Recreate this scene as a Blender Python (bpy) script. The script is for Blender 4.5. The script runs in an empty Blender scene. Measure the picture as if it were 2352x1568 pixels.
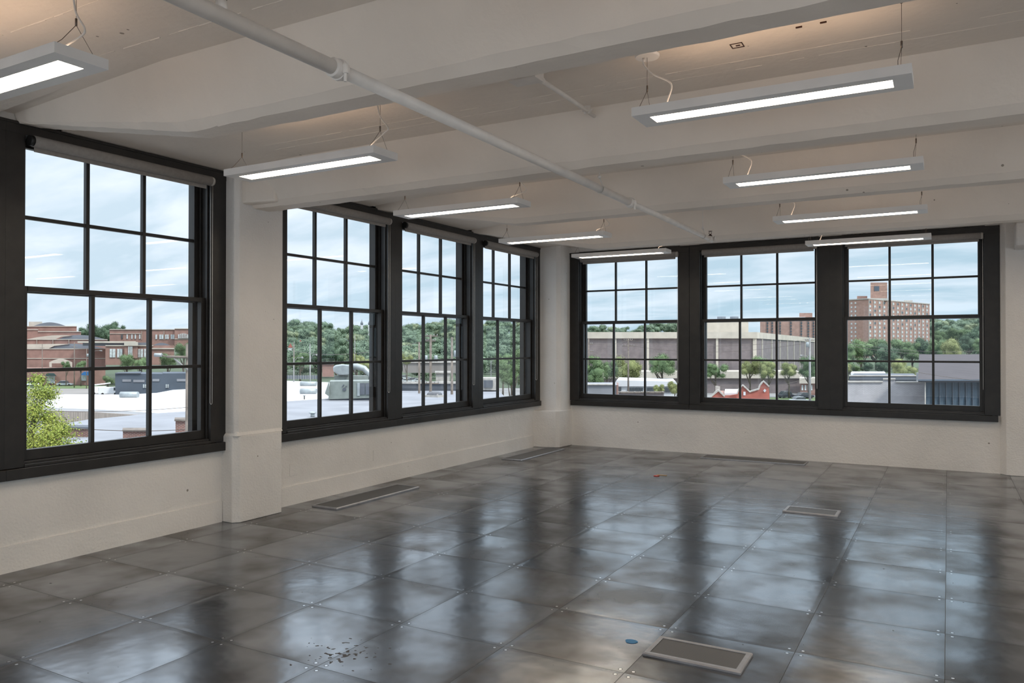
import bpy, bmesh, math, random
import numpy as np
from mathutils import Vector, Matrix
random.seed(7)
S = bpy.context.scene
COL = S.collection
PI = math.pi

# ------------------------------------------------------------------ camera
F = 1779.85                      # focal length in pixels of the 2352-wide frame
YAW, PITCH, EYE = 0.512542, 0.0079476, 1.42
cam_data = bpy.data.cameras.new('camera')
cam_data.sensor_width = 36.0
cam_data.lens = F / 2352 * 36.0
cam_data.clip_start = 0.05
cam_data.clip_end = 6000
cam = bpy.data.objects.new('camera', cam_data)
cam.location = (0, 0, EYE)
cam.rotation_euler = (PI / 2 + PITCH, 0, YAW)
COL.objects.link(cam)
S.camera = cam

# ------------------------------------------------------------------ view
S.view_settings.view_transform = 'Standard'
S.view_settings.look = 'None'
S.view_settings.exposure = 0.8
S.view_settings.gamma = 1.0
S.view_settings.use_curve_mapping = False

SKY_GAIN = 0.75
SKY_TOP = 2.5
SUN_ENERGY = 1.5
LAMP_DOWN = 15.0
LAMP_UP = 1.9

# ------------------------------------------------------------------ world: pale blue sky with thin bright cloud
w = bpy.data.worlds.new('sky')
S.world = w
w.use_nodes = True
nt = w.node_tree
nt.nodes.clear()
def wn(t, **k):
    n = nt.nodes.new(t)
    for a, b in k.items():
        setattr(n, a, b)
    return n
tc = wn('ShaderNodeTexCoord')
sep = wn('ShaderNodeSeparateXYZ')
nt.links.new(tc.outputs['Generated'], sep.inputs[0])
zc = wn('ShaderNodeMath', operation='MAXIMUM'); zc.inputs[1].default_value = 0.0
nt.links.new(sep.outputs[2], zc.inputs[0])
za = wn('ShaderNodeMath', operation='ADD'); za.inputs[1].default_value = 0.22
nt.links.new(zc.outputs[0], za.inputs[0])
dx = wn('ShaderNodeMath', operation='DIVIDE'); dy = wn('ShaderNodeMath', operation='DIVIDE')
nt.links.new(sep.outputs[0], dx.inputs[0]); nt.links.new(za.outputs[0], dx.inputs[1])
nt.links.new(sep.outputs[1], dy.inputs[0]); nt.links.new(za.outputs[0], dy.inputs[1])
cb = wn('ShaderNodeCombineXYZ')
nt.links.new(dx.outputs[0], cb.inputs[0]); nt.links.new(dy.outputs[0], cb.inputs[1])
nz = wn('ShaderNodeTexNoise'); nz.inputs['Scale'].default_value = 1.7
nz.inputs['Detail'].default_value = 7; nz.inputs['Roughness'].default_value = 0.55
nz.inputs['Distortion'].default_value = 0.3
mp = wn('ShaderNodeMapping'); mp.inputs['Scale'].default_value = (1.0, 2.2, 1)
mp.inputs['Location'].default_value = (0.4, 1.3, 0); mp.inputs['Rotation'].default_value = (0, 0, 0.5)
nt.links.new(cb.outputs[0], mp.inputs[0]); nt.links.new(mp.outputs[0], nz.inputs[0])
cr = wn('ShaderNodeValToRGB')
cr.color_ramp.elements[0].position = 0.40; cr.color_ramp.elements[1].position = 0.62
nt.links.new(nz.outputs[0], cr.inputs[0])
# bright haze grows towards the left (-X) side of the sky and with height
hx = wn('ShaderNodeMath', operation='MULTIPLY_ADD'); hx.inputs[1].default_value = -0.40; hx.inputs[2].default_value = -0.12
nt.links.new(sep.outputs[0], hx.inputs[0])
hz = wn('ShaderNodeMath', operation='MULTIPLY_ADD'); hz.inputs[1].default_value = 0.9
nt.links.new(zc.outputs[0], hz.inputs[0]); nt.links.new(hx.outputs[0], hz.inputs[2])
hm = wn('ShaderNodeMath', operation='MULTIPLY_ADD'); hm.inputs[1].default_value = 0.55
nt.links.new(cr.outputs[0], hm.inputs[0]); nt.links.new(hz.outputs[0], hm.inputs[2]); hm.use_clamp = True
mx = wn('ShaderNodeMixRGB')
mx.inputs[1].default_value = (0.41, 0.56, 0.67, 1)
mx.inputs[2].default_value = (0.80, 0.86, 0.95, 1)
nt.links.new(hm.outputs[0], mx.inputs[0])
bg = wn('ShaderNodeBackground')
ov = wn('ShaderNodeMapRange', interpolation_type='SMOOTHSTEP')        # thin overcast is brightest overhead
ov.inputs[1].default_value = 0.26; ov.inputs[2].default_value = 0.62; ov.inputs[3].default_value = SKY_GAIN; ov.inputs[4].default_value = SKY_GAIN * SKY_TOP
nt.links.new(zc.outputs[0], ov.inputs[0]); nt.links.new(ov.outputs[0], bg.inputs['Strength'])
nt.links.new(mx.outputs[0], bg.inputs[0])
wo = wn('ShaderNodeOutputWorld')
nt.links.new(bg.outputs[0], wo.inputs[0])

# ------------------------------------------------------------------ sun: veiled, from behind the building
sd = bpy.data.lights.new('sun', 'SUN')
sd.energy = SUN_ENERGY; sd.angle = math.radians(6); sd.color = (1, 0.95, 0.87)
sun = bpy.data.objects.new('sun', sd)
sun.rotation_euler = Vector((-1.0, 0.15, -1.0)).to_track_quat('-Z', 'Y').to_euler()
sun.location = (0, 0, 60)
COL.objects.link(sun)

# ------------------------------------------------------------------ helpers: pixels to places
cy_, sy_, cp_, sp_ = math.cos(YAW), math.sin(YAW), math.cos(PITCH), math.sin(PITCH)
FWD = np.array([-sy_ * cp_, cy_ * cp_, sp_]); RGT = np.array([cy_, sy_, 0.0]); UPV = np.cross(RGT, FWD)
def ray(px, py):
    return RGT * ((px - 1176) / F) - UPV * ((py - 784) / F) + FWD
def W(px, py, d):                # point seen at a pixel, d metres ahead
    r = ray(px, py) * d
    return Vector((r[0], r[1], r[2] + EYE))
def WZ(px, py, z):               # point seen at a pixel on the level z
    r = ray(px, py); t = (z - EYE) / r[2]
    return Vector((r[0] * t, r[1] * t, z))
GZ = -11.0                       # street level below the office floor

# ------------------------------------------------------------------ helpers: materials
def new_mat(name):
    m = bpy.data.materials.new(name); m.use_nodes = True
    n = m.node_tree.nodes; b = n['Principled BSDF']
    return m, m.node_tree, b
def lk(t, a, b): t.links.new(a, b)
def mat(name, col, rough=0.6, metal=0.0, var=0.12, vscale=3.0, bump=0.0, bscale=30.0, col2=None, spec=None, stretch=None):
    m, t, b = new_mat(name)
    tcn = t.nodes.new('ShaderNodeTexCoord')
    src = tcn.outputs['Object']
    if stretch:
        mpn = t.nodes.new('ShaderNodeMapping'); mpn.inputs['Scale'].default_value = stretch
        lk(t, src, mpn.inputs[0]); src = mpn.outputs[0]
    n = t.nodes.new('ShaderNodeTexNoise'); n.inputs['Scale'].default_value = vscale; n.inputs['Detail'].default_value = 5
    lk(t, src, n.inputs[0])
    mixn = t.nodes.new('ShaderNodeMixRGB')
    c2 = col2 if col2 else tuple(c * (1 - var) for c in col)
    c1 = col if col2 else tuple(min(1, c * (1 + var * 0.5)) for c in col)
    mixn.inputs[1].default_value = (*c1, 1); mixn.inputs[2].default_value = (*c2, 1)
    r = t.nodes.new('ShaderNodeValToRGB'); r.color_ramp.elements[0].position = 0.35; r.color_ramp.elements[1].position = 0.65
    lk(t, n.outputs[0], r.inputs[0]); lk(t, r.outputs[0], mixn.inputs[0]); lk(t, mixn.outputs[0], b.inputs['Base Color'])
    b.inputs['Roughness'].default_value = rough; b.inputs['Metallic'].default_value = metal
    if spec is not None: b.inputs['Specular IOR Level'].default_value = spec
    if bump:
        n2 = t.nodes.new('ShaderNodeTexNoise'); n2.inputs['Scale'].default_value = bscale; n2.inputs['Detail'].default_value = 6
        lk(t, src, n2.inputs[0])
        bp = t.nodes.new('ShaderNodeBump'); bp.inputs['Strength'].default_value = 1.0; bp.inputs['Distance'].default_value = bump
        lk(t, n2.outputs[0], bp.inputs['Height']); lk(t, bp.outputs[0], b.inputs['Normal'])
    return m
def emit(name, col, s):
    m, t, b = new_mat(name)
    b.inputs['Base Color'].default_value = (0.8, 0.8, 0.8, 1)
    b.inputs['Emission Color'].default_value = (*col, 1); b.inputs['Emission Strength'].default_value = s
    return m
def brick(name, c1, c2, mortar, bw=0.22, bh=0.075, ms=0.012, rough=0.85):
    m, t, b = new_mat(name)
    uv = t.nodes.new('ShaderNodeUVMap')
    bt = t.nodes.new('ShaderNodeTexBrick')
    bt.inputs['Color1'].default_value = (*c1, 1); bt.inputs['Color2'].default_value = (*c2, 1)
    bt.inputs['Mortar'].default_value = (*mortar, 1); bt.inputs['Scale'].default_value = 1.0
    bt.inputs['Brick Width'].default_value = bw; bt.inputs['Row Height'].default_value = bh
    bt.inputs['Mortar Size'].default_value = ms; bt.inputs['Mortar Smooth'].default_value = 0.3
    lk(t, uv.outputs[0], bt.inputs[0])
    n = t.nodes.new('ShaderNodeTexNoise'); n.inputs['Scale'].default_value = 0.5; n.inputs['Detail'].default_value = 6
    lk(t, uv.outputs[0], n.inputs[0])
    mr = t.nodes.new('ShaderNodeMapRange'); mr.inputs[1].default_value = 0.3; mr.inputs[2].default_value = 0.7
    mr.inputs[3].default_value = 0.8; mr.inputs[4].default_value = 1.12
    lk(t, n.outputs[0], mr.inputs[0])
    hs = t.nodes.new('ShaderNodeHueSaturation'); lk(t, bt.outputs[0], hs.inputs['Color']); lk(t, mr.outputs[0], hs.inputs['Value'])
    lk(t, hs.outputs[0], b.inputs['Base Color']); b.inputs['Roughness'].default_value = rough
    return m
def stripes(name, c1, c2, period, width, rough=0.7, vertical=True, metal=0.0, var=0.15):
    # boards, shingle courses or sheet ribs along the UV of the wall
    m, t, b = new_mat(name)
    uv = t.nodes.new('ShaderNodeUVMap'); sp = t.nodes.new('ShaderNodeSeparateXYZ'); lk(t, uv.outputs[0], sp.inputs[0])
    dv = t.nodes.new('ShaderNodeMath'); dv.operation = 'DIVIDE'; dv.inputs[1].default_value = period
    lk(t, sp.outputs[0 if vertical else 1], dv.inputs[0])
    fr = t.nodes.new('ShaderNodeMath'); fr.operation = 'FRACT'; lk(t, dv.outputs[0], fr.inputs[0])
    lt = t.nodes.new('ShaderNodeMath'); lt.operation = 'LESS_THAN'; lt.inputs[1].default_value = width
    lk(t, fr.outputs[0], lt.inputs[0])
    n = t.nodes.new('ShaderNodeTexNoise'); n.inputs['Scale'].default_value = 1.5; n.inputs['Detail'].default_value = 6
    mpn = t.nodes.new('ShaderNodeMapping'); mpn.inputs['Scale'].default_value = (3, .5, 1) if vertical else (.4, 3, 1)
    lk(t, uv.outputs[0], mpn.inputs[0]); lk(t, mpn.outputs[0], n.inputs[0])
    mr = t.nodes.new('ShaderNodeMapRange'); mr.inputs[1].default_value = 0.3; mr.inputs[2].default_value = 0.7
    mr.inputs[3].default_value = 1 - var; mr.inputs[4].default_value = 1 + var; lk(t, n.outputs[0], mr.inputs[0])
    mi = t.nodes.new('ShaderNodeMixRGB'); mi.inputs[1].default_value = (*c1, 1); mi.inputs[2].default_value = (*c2, 1)
    lk(t, lt.outputs[0], mi.inputs[0])
    hs = t.nodes.new('ShaderNodeHueSaturation'); lk(t, mi.outputs[0], hs.inputs['Color']); lk(t, mr.outputs[0], hs.inputs['Value'])
    lk(t, hs.outputs[0], b.inputs['Base Color']); b.inputs['Roughness'].default_value = rough; b.inputs['Metallic'].default_value = metal
    return m

# ------------------------------------------------------------------ helpers: meshes
class MB:
    """collects shapes and links them as one mesh object; UVs are in metres"""
    def __init__(s): s.v = []; s.f = []; s.sm = []
    def add(s, vs, fs, smooth=False):
        o = len(s.v); s.v += [tuple(v) for v in vs]
        for f in fs: s.f.append(tuple(i + o for i in f)); s.sm.append(smooth)
        return s
    def box(s, x0, x1, y0, y1, z0, z1):
        x0, x1 = min(x0, x1), max(x0, x1); y0, y1 = min(y0, y1), max(y0, y1); z0, z1 = min(z0, z1), max(z0, z1)
        vs = [(x0, y0, z0), (x1, y0, z0), (x1, y1, z0), (x0, y1, z0), (x0, y0, z1), (x1, y0, z1), (x1, y1, z1), (x0, y1, z1)]
        return s.add(vs, [(0, 3, 2, 1), (4, 5, 6, 7), (0, 1, 5, 4), (1, 2, 6, 5), (2, 3, 7, 6), (3, 0, 4, 7)])
    def hexa(s, b4, t4):
        return s.add(list(b4) + list(t4), [(0, 3, 2, 1), (4, 5, 6, 7), (0, 1, 5, 4), (1, 2, 6, 5), (2, 3, 7, 6), (3, 0, 4, 7)])
    def prism(s, pts, z0, z1):
        n = len(pts)
        a = sum(pts[i][0] * pts[(i + 1) % n][1] - pts[(i + 1) % n][0] * pts[i][1] for i in range(n))
        if a < 0: pts = list(reversed(pts))
        vs = [(p[0], p[1], z0) for p in pts] + [(p[0], p[1], z1) for p in pts]
        fs = [tuple(range(n - 1, -1, -1)), tuple(range(n, 2 * n))] + [(i, (i + 1) % n, n + (i + 1) % n, n + i) for i in range(n)]
        return s.add(vs, fs)
    def sweep(s, poly, vec):
        """polygon (3D points) extruded along vec"""
        n = len(poly); P = [Vector(p) for p in poly]; V = Vector(vec)
        nrm = Vector((0, 0, 0))
        for i in range(n): nrm += P[i].cross(P[(i + 1) % n])
        if nrm.dot(V) > 0: P.reverse()
        vs = P + [p + V for p in P]
        fs = [tuple(range(n)), tuple(range(2 * n - 1, n - 1, -1))] + [((i + 1) % n, i, n + i, n + (i + 1) % n) for i in range(n)]
        return s.add(vs, fs)
    def tube(s, pts, r, seg=10, caps=True, smooth=True):
        P = [Vector(p) for p in pts]; n = len(P)
        rr = r if isinstance(r, (list, tuple)) else [r] * n
        vs = []; prev = None
        for i, p in enumerate(P):
            t = (P[min(i + 1, n - 1)] - P[max(i - 1, 0)]).normalized()
            if prev is None:
                a = Vector((0, 0, 1)) if abs(t.z) < .9 else Vector((1, 0, 0))
                u = t.cross(a).normalized()
            else:
                u = (prev - t * prev.dot(t)).normalized()
            prev = u; v = t.cross(u)
            for k in range(seg):
                an = 2 * PI * k / seg
                vs.append(p + (u * math.cos(an) + v * math.sin(an)) * rr[i])
        fs = [(i * seg + k, i * seg + (k + 1) % seg, (i + 1) * seg + (k + 1) % seg, (i + 1) * seg + k) for i in range(n - 1) for k in range(seg)]
        s.add(vs, fs, smooth)
        if caps:
            o = len(s.v) - len(vs)
            s.f.append(tuple(o + k for k in range(seg - 1, -1, -1))); s.sm.append(False)
            s.f.append(tuple(o + (n - 1) * seg + k for k in range(seg))); s.sm.append(False)
        return s
    def ico(s, c, r, sub=2, jit=0.0, sz=(1, 1, 1)):
        bm = bmesh.new(); bmesh.ops.create_icosphere(bm, subdivisions=sub, radius=1)
        vs = []
        for v in bm.verts:
            k = 1 + random.uniform(-jit, jit)
            vs.append((c[0] + v.co.x * r * k * sz[0], c[1] + v.co.y * r * k * sz[1], c[2] + v.co.z * r * k * sz[2]))
        fs = [tuple(x.index for x in f.verts) for f in bm.faces]; bm.free()
        return s.add(vs, fs, True)
    def build(s, name, material, parent=None, loc=None, bevel=0.0):
        me = bpy.data.meshes.new(name)
        me.from_pydata(s.v, [], s.f)
        me.polygons.foreach_set('use_smooth', s.sm)
        uvl = me.uv_layers.new(name='UVMap')
        co = np.array(s.v, dtype=float)
        uvs = np.zeros((len(me.loops), 2)); k = 0
        if len(s.f) < 30000:
            for f in s.f:
                a = co[f[0]]; nn = np.zeros(3)
                for i in range(1, len(f) - 1): nn += np.cross(co[f[i]] - a, co[f[i + 1]] - a)
                l = np.linalg.norm(nn); nn = nn / l if l > 0 else np.array([0, 0, 1.])
                if abs(nn[2]) > .92: ud, vd = np.array([1., 0, 0]), np.array([0, 1., 0])
                else:
                    ud = np.array([-nn[1], nn[0], 0]); ud /= np.linalg.norm(ud); vd = np.cross(nn, ud)
                for i in f: uvs[k] = (co[i] @ ud, co[i] @ vd); k += 1
            uvl.data.foreach_set('uv', uvs.ravel())
        me.update()
        if material: me.materials.append(material)
        o = bpy.data.objects.new(name, me); COL.objects.link(o)
        if parent: o.parent = parent
        if loc is not None: o.location = loc
        if bevel:
            md = o.modifiers.new('bevel', 'BEVEL'); md.width = bevel; md.segments = 2; md.limit_method = 'ANGLE'
        return o
def thing(name, label, cat, loc=(0, 0, 0), rz=0.0, group=None):
    o = bpy.data.objects.new(name, None); COL.objects.link(o)
    o.location = loc; o.rotation_euler = (0, 0, rz); o.empty_display_size = .1
    o['label'] = label; o['category'] = cat
    if group: o['group'] = group
    return o
def tag(o, label, cat, group=None, kind=None):
    o['label'] = label; o['category'] = cat
    if group: o['group'] = group
    if kind: o['kind'] = kind
    return o
def struct(o, label=None):
    o['kind'] = 'structure'
    if label: o['label'] = label
    return o
def copy_tree(o, parent=None):
    c = o.copy(); COL.objects.link(c); c.parent = parent
    for ch in list(o.children): copy_tree(ch, c)
    return c

# ------------------------------------------------------------------ materials of the room
def plaster(name, col, bdist=0.004, bscale=55, lines=True):
    m, t, b = new_mat(name)
    g = t.nodes.new('ShaderNodeNewGeometry')
    n = t.nodes.new('ShaderNodeTexNoise'); n.inputs['Scale'].default_value = 1.3; n.inputs['Detail'].default_value = 8
    lk(t, g.outputs['Position'], n.inputs[0])
    mi = t.nodes.new('ShaderNodeMixRGB'); mi.inputs[1].default_value = (*[c * .90 for c in col], 1); mi.inputs[2].default_value = (*col, 1)
    r = t.nodes.new('ShaderNodeValToRGB'); r.color_ramp.elements[0].position = 0.3; r.color_ramp.elements[1].position = 0.6
    lk(t, n.outputs[0], r.inputs[0]); lk(t, r.outputs[0], mi.inputs[0])
    # small dark pits
    v = t.nodes.new('ShaderNodeTexVoronoi'); v.inputs['Scale'].default_value = 7.0
    n3 = t.nodes.new('ShaderNodeTexNoise'); n3.inputs['Scale'].default_value = 2.2
    lk(t, g.outputs['Position'], n3.inputs[0]); lk(t, g.outputs['Position'], v.inputs[0])
    mr = t.nodes.new('ShaderNodeMapRange'); mr.inputs[1].default_value = .48; mr.inputs[2].default_value = .75; mr.inputs[3].default_value = 0.0; mr.inputs[4].default_value = 0.10
    lk(t, n3.outputs[0], mr.inputs[0])
    lt = t.nodes.new('ShaderNodeMath'); lt.operation = 'LESS_THAN'; lk(t, v.outputs['Distance'], lt.inputs[0]); lk(t, mr.outputs[0], lt.inputs[1])
    m2 = t.nodes.new('ShaderNodeMixRGB'); m2.inputs[2].default_value = (.16, .12, .09, 1)
    ml = t.nodes.new('ShaderNodeMath'); ml.operation = 'MULTIPLY'; ml.inputs[1].default_value = .75; lk(t, lt.outputs[0], ml.inputs[0])
    lk(t, ml.outputs[0], m2.inputs[0]); lk(t, mi.outputs[0], m2.inputs[1]); lk(t, m2.outputs[0], b.inputs['Base Color'])
    n2 = t.nodes.new('ShaderNodeTexNoise'); n2.inputs['Scale'].default_value = bscale; n2.inputs['Detail'].default_value = 5
    n4 = t.nodes.new('ShaderNodeTexNoise'); n4.inputs['Scale'].default_value = 4; n4.inputs['Detail'].default_value = 3
    lk(t, g.outputs['Position'], n2.inputs[0]); lk(t, g.outputs['Position'], n4.inputs[0])
    ad = t.nodes.new('ShaderNodeMath'); ad.operation = 'MULTIPLY_ADD'; ad.inputs[1].default_value = 3.5
    lk(t, n4.outputs[0], ad.inputs[0]); lk(t, n2.outputs[0], ad.inputs[2])
    bp = t.nodes.new('ShaderNodeBump'); bp.inputs['Strength'].default_value = 0.9; bp.inputs['Distance'].default_value = bdist
    lk(t, ad.outputs[0], bp.inputs['Height']); lk(t, bp.outputs[0], b.inputs['Normal'])
    b.inputs['Roughness'].default_value = 0.55; b.inputs['Specular IOR Level'].default_value = .3
    return m
M_WALL = plaster('white_painted_wall', (0.80, 0.768, 0.735), .005, 60)
M_CEIL = plaster('white_painted_concrete', (0.85, 0.765, 0.68), .003, 25)
M_TRIM = mat('dark_brown_paint', (0.021, 0.018, 0.016), .42, 0, .25, 9, .0006, 60)
M_WHITE = mat('white_enamel', (0.80, 0.78, 0.76), .38, 0, .04, 6)
M_PIPE = mat('white_painted_steel', (0.80, 0.755, 0.71), .4, 0, .06, 10, .0008, 40)
M_CORD = mat('white_cord', (0.78, 0.74, 0.70), .5, 0, .05, 6)
M_CABLE = mat('steel_cable', (0.16, 0.13, 0.11), .45, .6, .2, 60)
M_BRONZE = mat('bronze', (0.07, 0.025, 0.015), .45, .5, .3, 40)
M_FABRIC = mat('grey_shade_fabric', (0.33, 0.30, 0.275), .8, 0, .08, 40, .0006, 300)
M_FABW = mat('light_shade_tube', (0.50, 0.46, 0.42), .6, 0, .06, 30)
M_BLACK = mat('black_plastic', (0.012, 0.012, 0.012), .45, 0, .2, 30)
M_CHAIN = mat('steel_bead_chain', (0.62, 0.58, 0.53), .35, .7, .1, 50)
M_GREY = mat('grey_anodised_metal', (0.36, 0.36, 0.38), .38, .45, .12, 20)
M_HOLE = mat('dark_hole', (0.01, 0.008, 0.006), .9)
E_DOWN = emit('warm_white_diffuser', (1.0, 0.86, 0.68), LAMP_DOWN)
E_UP = emit('warm_uplight_lens', (1.0, 0.72, 0.50), LAMP_UP)

def glass():
    m = bpy.data.materials.new('window_glass'); m.use_nodes = True; t = m.node_tree; t.nodes.clear()
    o = t.nodes.new('ShaderNodeOutputMaterial'); tr = t.nodes.new('ShaderNodeBsdfTransparent'); gl = t.nodes.new('ShaderNodeBsdfGlossy')
    tr.inputs[0].default_value = (.95, .97, .97, 1); gl.inputs['Roughness'].default_value = 0.0
    ge = t.nodes.new('ShaderNodeNewGeometry'); dt = t.nodes.new('ShaderNodeVectorMath'); dt.operation = 'DOT_PRODUCT'
    lk(t, ge.outputs['Normal'], dt.inputs[0]); lk(t, ge.outputs['Incoming'], dt.inputs[1])
    ab = t.nodes.new('ShaderNodeMath'); ab.operation = 'ABSOLUTE'; lk(t, dt.outputs['Value'], ab.inputs[0])
    om = t.nodes.new('ShaderNodeMath'); om.operation = 'SUBTRACT'; om.inputs[0].default_value = 1; om.use_clamp = True; lk(t, ab.outputs[0], om.inputs[1])
    pw = t.nodes.new('ShaderNodeMath'); pw.operation = 'POWER'; pw.inputs[1].default_value = 5; lk(t, om.outputs[0], pw.inputs[0])
    ml = t.nodes.new('ShaderNodeMath'); ml.operation = 'MULTIPLY_ADD'; ml.inputs[1].default_value = .92; ml.inputs[2].default_value = .05; ml.use_clamp = True
    lk(t, pw.outputs[0], ml.inputs[0])
    g = t.nodes.new('ShaderNodeTexNoise'); g.inputs['Scale'].default_value = 1.1
    tc = t.nodes.new('ShaderNodeTexCoord'); lk(t, tc.outputs['Object'], g.inputs[0])
    bp = t.nodes.new('ShaderNodeBump'); bp.inputs['Distance'].default_value = .001; bp.inputs['Strength'].default_value = .5
    lk(t, g.outputs[0], bp.inputs['Height']); lk(t, bp.outputs[0], gl.inputs['Normal'])
    mi = t.nodes.new('ShaderNodeMixShader'); lk(t, ml.outputs[0], mi.inputs[0])
    lk(t, tr.outputs[0], mi.inputs[1]); lk(t, gl.outputs[0], mi.inputs[2]); lk(t, mi.outputs[0], o.inputs[0])
    return m
M_GLASS = glass()

def floor_mat():
    m, t, b = new_mat('dark_metal_floor_panels')
    N = t.nodes.new
    g = N('ShaderNodeNewGeometry'); sp = N('ShaderNodeSeparateXYZ'); lk(t, g.outputs['Position'], sp.inputs[0])
    def math_(op, a, bb=None, c=None):
        n = N('ShaderNodeMath'); n.operation = op
        for i, x in enumerate((a, bb, c)):
            if x is None: continue
            if isinstance(x, (int, float)): n.inputs[i].default_value = x
            else: lk(t, x, n.inputs[i])
        return n.outputs[0]
    T = .61
    u = math_('DIVIDE', math_('SUBTRACT', sp.outputs[0], -3.678 - 6.1), T)
    v = math_('DIVIDE', math_('SUBTRACT', sp.outputs[1], 2.59 - 12.2), T)
    fu = math_('ABSOLUTE', math_('SUBTRACT', math_('FRACT', math_('ADD', u, .5)), .5))   # distance to seam, in tiles
    fv = math_('ABSOLUTE', math_('SUBTRACT', math_('FRACT', math_('ADD', v, .5)), .5))
    seam = math_('MINIMUM', fu, fv)
    groove = math_('LESS_THAN', seam, .0022)
    cbn = N('ShaderNodeCombineXYZ'); lk(t, math_('FLOOR', u), cbn.inputs[0]); lk(t, math_('FLOOR', v), cbn.inputs[1])
    wn_ = N('ShaderNodeTexWhiteNoise'); wn_.noise_dimensions = '2D'; lk(t, cbn.outputs[0], wn_.inputs[0])
    # screws, one in the corner of every panel
    su = math_('SUBTRACT', fu, .05); sv = math_('SUBTRACT', fv, .05)
    sd_ = math_('SQRT', math_('ADD', math_('MULTIPLY', su, su), math_('MULTIPLY', sv, sv)))
    screw = math_('LESS_THAN', sd_, .011)
    ring = math_('LESS_THAN', sd_, .017)
    # mottling
    mpn = N('ShaderNodeMapping'); mpn.inputs['Scale'].default_value = (1, 1, 1); lk(t, g.outputs['Position'], mpn.inputs[0])
    ofs = N('ShaderNodeVectorMath'); ofs.operation = 'MULTIPLY_ADD'; ofs.inputs[1].default_value = (9, 9, 9)
    lk(t, wn_.outputs['Color'], ofs.inputs[0]); lk(t, g.outputs['Position'], ofs.inputs[2])
    n1 = N('ShaderNodeTexNoise'); n1.inputs['Scale'].default_value = 2.2; n1.inputs['Detail'].default_value = 3; n1.inputs['Roughness'].default_value = .5
    lk(t, ofs.outputs[0], n1.inputs[0])
    n2 = N('ShaderNodeTexNoise'); n2.inputs['Scale'].default_value = 14; n2.inputs['Detail'].default_value = 6
    lk(t, g.outputs['Position'], n2.inputs[0])
    r1 = N('ShaderNodeValToRGB'); e = r1.color_ramp.elements
    e[0].position = .36; e[0].color = (.115, .105, .098, 1); e[1].position = .60; e[1].color = (.35, .365, .39, 1)
    lk(t, n1.outputs[0], r1.inputs[0])
    # panels get darker towards their seams
    ed = N('ShaderNodeMapRange'); ed.inputs[1].default_value = 0; ed.inputs[2].default_value = .06; ed.inputs[3].default_value = .80; ed.inputs[4].default_value = 1.0
    lk(t, seam, ed.inputs[0])
    tv = N('ShaderNodeMapRange'); tv.inputs[3].default_value = .74; tv.inputs[4].default_value = 1.14; lk(t, wn_.outputs['Value'], tv.inputs[0])
    vv = math_('MULTIPLY', ed.outputs[0], tv.outputs[0])
    hs = N('ShaderNodeHueSaturation'); lk(t, r1.outputs[0], hs.inputs['Color']); lk(t, vv, hs.inputs['Value'])
    # dark splash marks near the front of the view
    c0 = WZ(790, 1500, 0)
    sx = math_('SUBTRACT', sp.outputs[0], c0.x); sy = math_('SUBTRACT', sp.outputs[1], c0.y)
    dist = math_('SQRT', math_('ADD', math_('MULTIPLY', sx, sx), math_('MULTIPLY', math_('MULTIPLY', sy, sy), 1.2)))
    n3 = N('ShaderNodeTexNoise'); n3.inputs['Scale'].default_value = 34; n3.inputs['Detail'].default_value = 1; lk(t, g.outputs['Position'], n3.inputs[0])
    thr = N('ShaderNodeMapRange'); thr.inputs[1].default_value = 0; thr.inputs[2].default_value = .34; thr.inputs[3].default_value = .56; thr.inputs[4].default_value = .80
    lk(t, dist, thr.inputs[0])
    stain = math_('GREATER_THAN', n3.outputs[0], thr.outputs[0])
    # pale scuffs by the far corner
    n5 = N('ShaderNodeTexNoise'); n5.inputs['Scale'].default_value = 22; n5.inputs['Detail'].default_value = 3; lk(t, g.outputs['Position'], n5.inputs[0])
    c1 = WZ(1300, 1075, 0)
    fx = math_('SUBTRACT', sp.outputs[0], c1.x); fy = math_('SUBTRACT', sp.outputs[1], c1.y)
    d2 = math_('SQRT', math_('ADD', math_('MULTIPLY', fx, fx), math_('MULTIPLY', math_('MULTIPLY', fy, fy), .35)))
    th2 = N('ShaderNodeMapRange'); th2.inputs[1].default_value = 0; th2.inputs[2].default_value = 1.6; th2.inputs[3].default_value = .66; th2.inputs[4].default_value = .95
    lk(t, d2, th2.inputs[0])
    scuff = math_('GREATER_THAN', n5.outputs[0], th2.outputs[0])
    def mixc(fac, a, col):
        x = N('ShaderNodeMixRGB'); lk(t, fac, x.inputs[0]); lk(t, a, x.inputs[1]); x.inputs[2].default_value = (*col, 1); return x.outputs[0]
    c = mixc(stain, hs.outputs[0], (.035, .03, .028))
    c = mixc(math_('MULTIPLY', scuff, .6), c, (.55, .53, .5))
    c = mixc(groove, c, (.02, .02, .02))
    c = mixc(ring, c, (.06, .06, .065)); c = mixc(screw, c, (.85, .86, .88))
    lk(t, c, b.inputs['Base Color'])
    me_ = math_('MULTIPLY', math_('SUBTRACT', 1, math_('MAXIMUM', math_('MAXIMUM', stain, groove), math_('MULTIPLY', scuff, .8))), .97)
    lk(t, me_, b.inputs['Metallic'])
    ro = N('ShaderNodeMapRange'); ro.inputs[1].default_value = .3; ro.inputs[2].default_value = .7; ro.inputs[3].default_value = .29; ro.inputs[4].default_value = .17
    lk(t, n1.outputs[0], ro.inputs[0])
    rr = math_('ADD', ro.outputs[0], math_('MULTIPLY', math_('MAXIMUM', stain, groove), .35))
    lk(t, rr, b.inputs['Roughness'])
    # buckled sheet
    nb = N('ShaderNodeTexNoise'); nb.inputs['Scale'].default_value = 3.2; nb.inputs['Detail'].default_value = 3; lk(t, ofs.outputs[0], nb.inputs[0])
    hb = math_('ADD', math_('MULTIPLY', nb.outputs[0], .0045), math_('MULTIPLY', n2.outputs[0], .0002))
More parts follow.
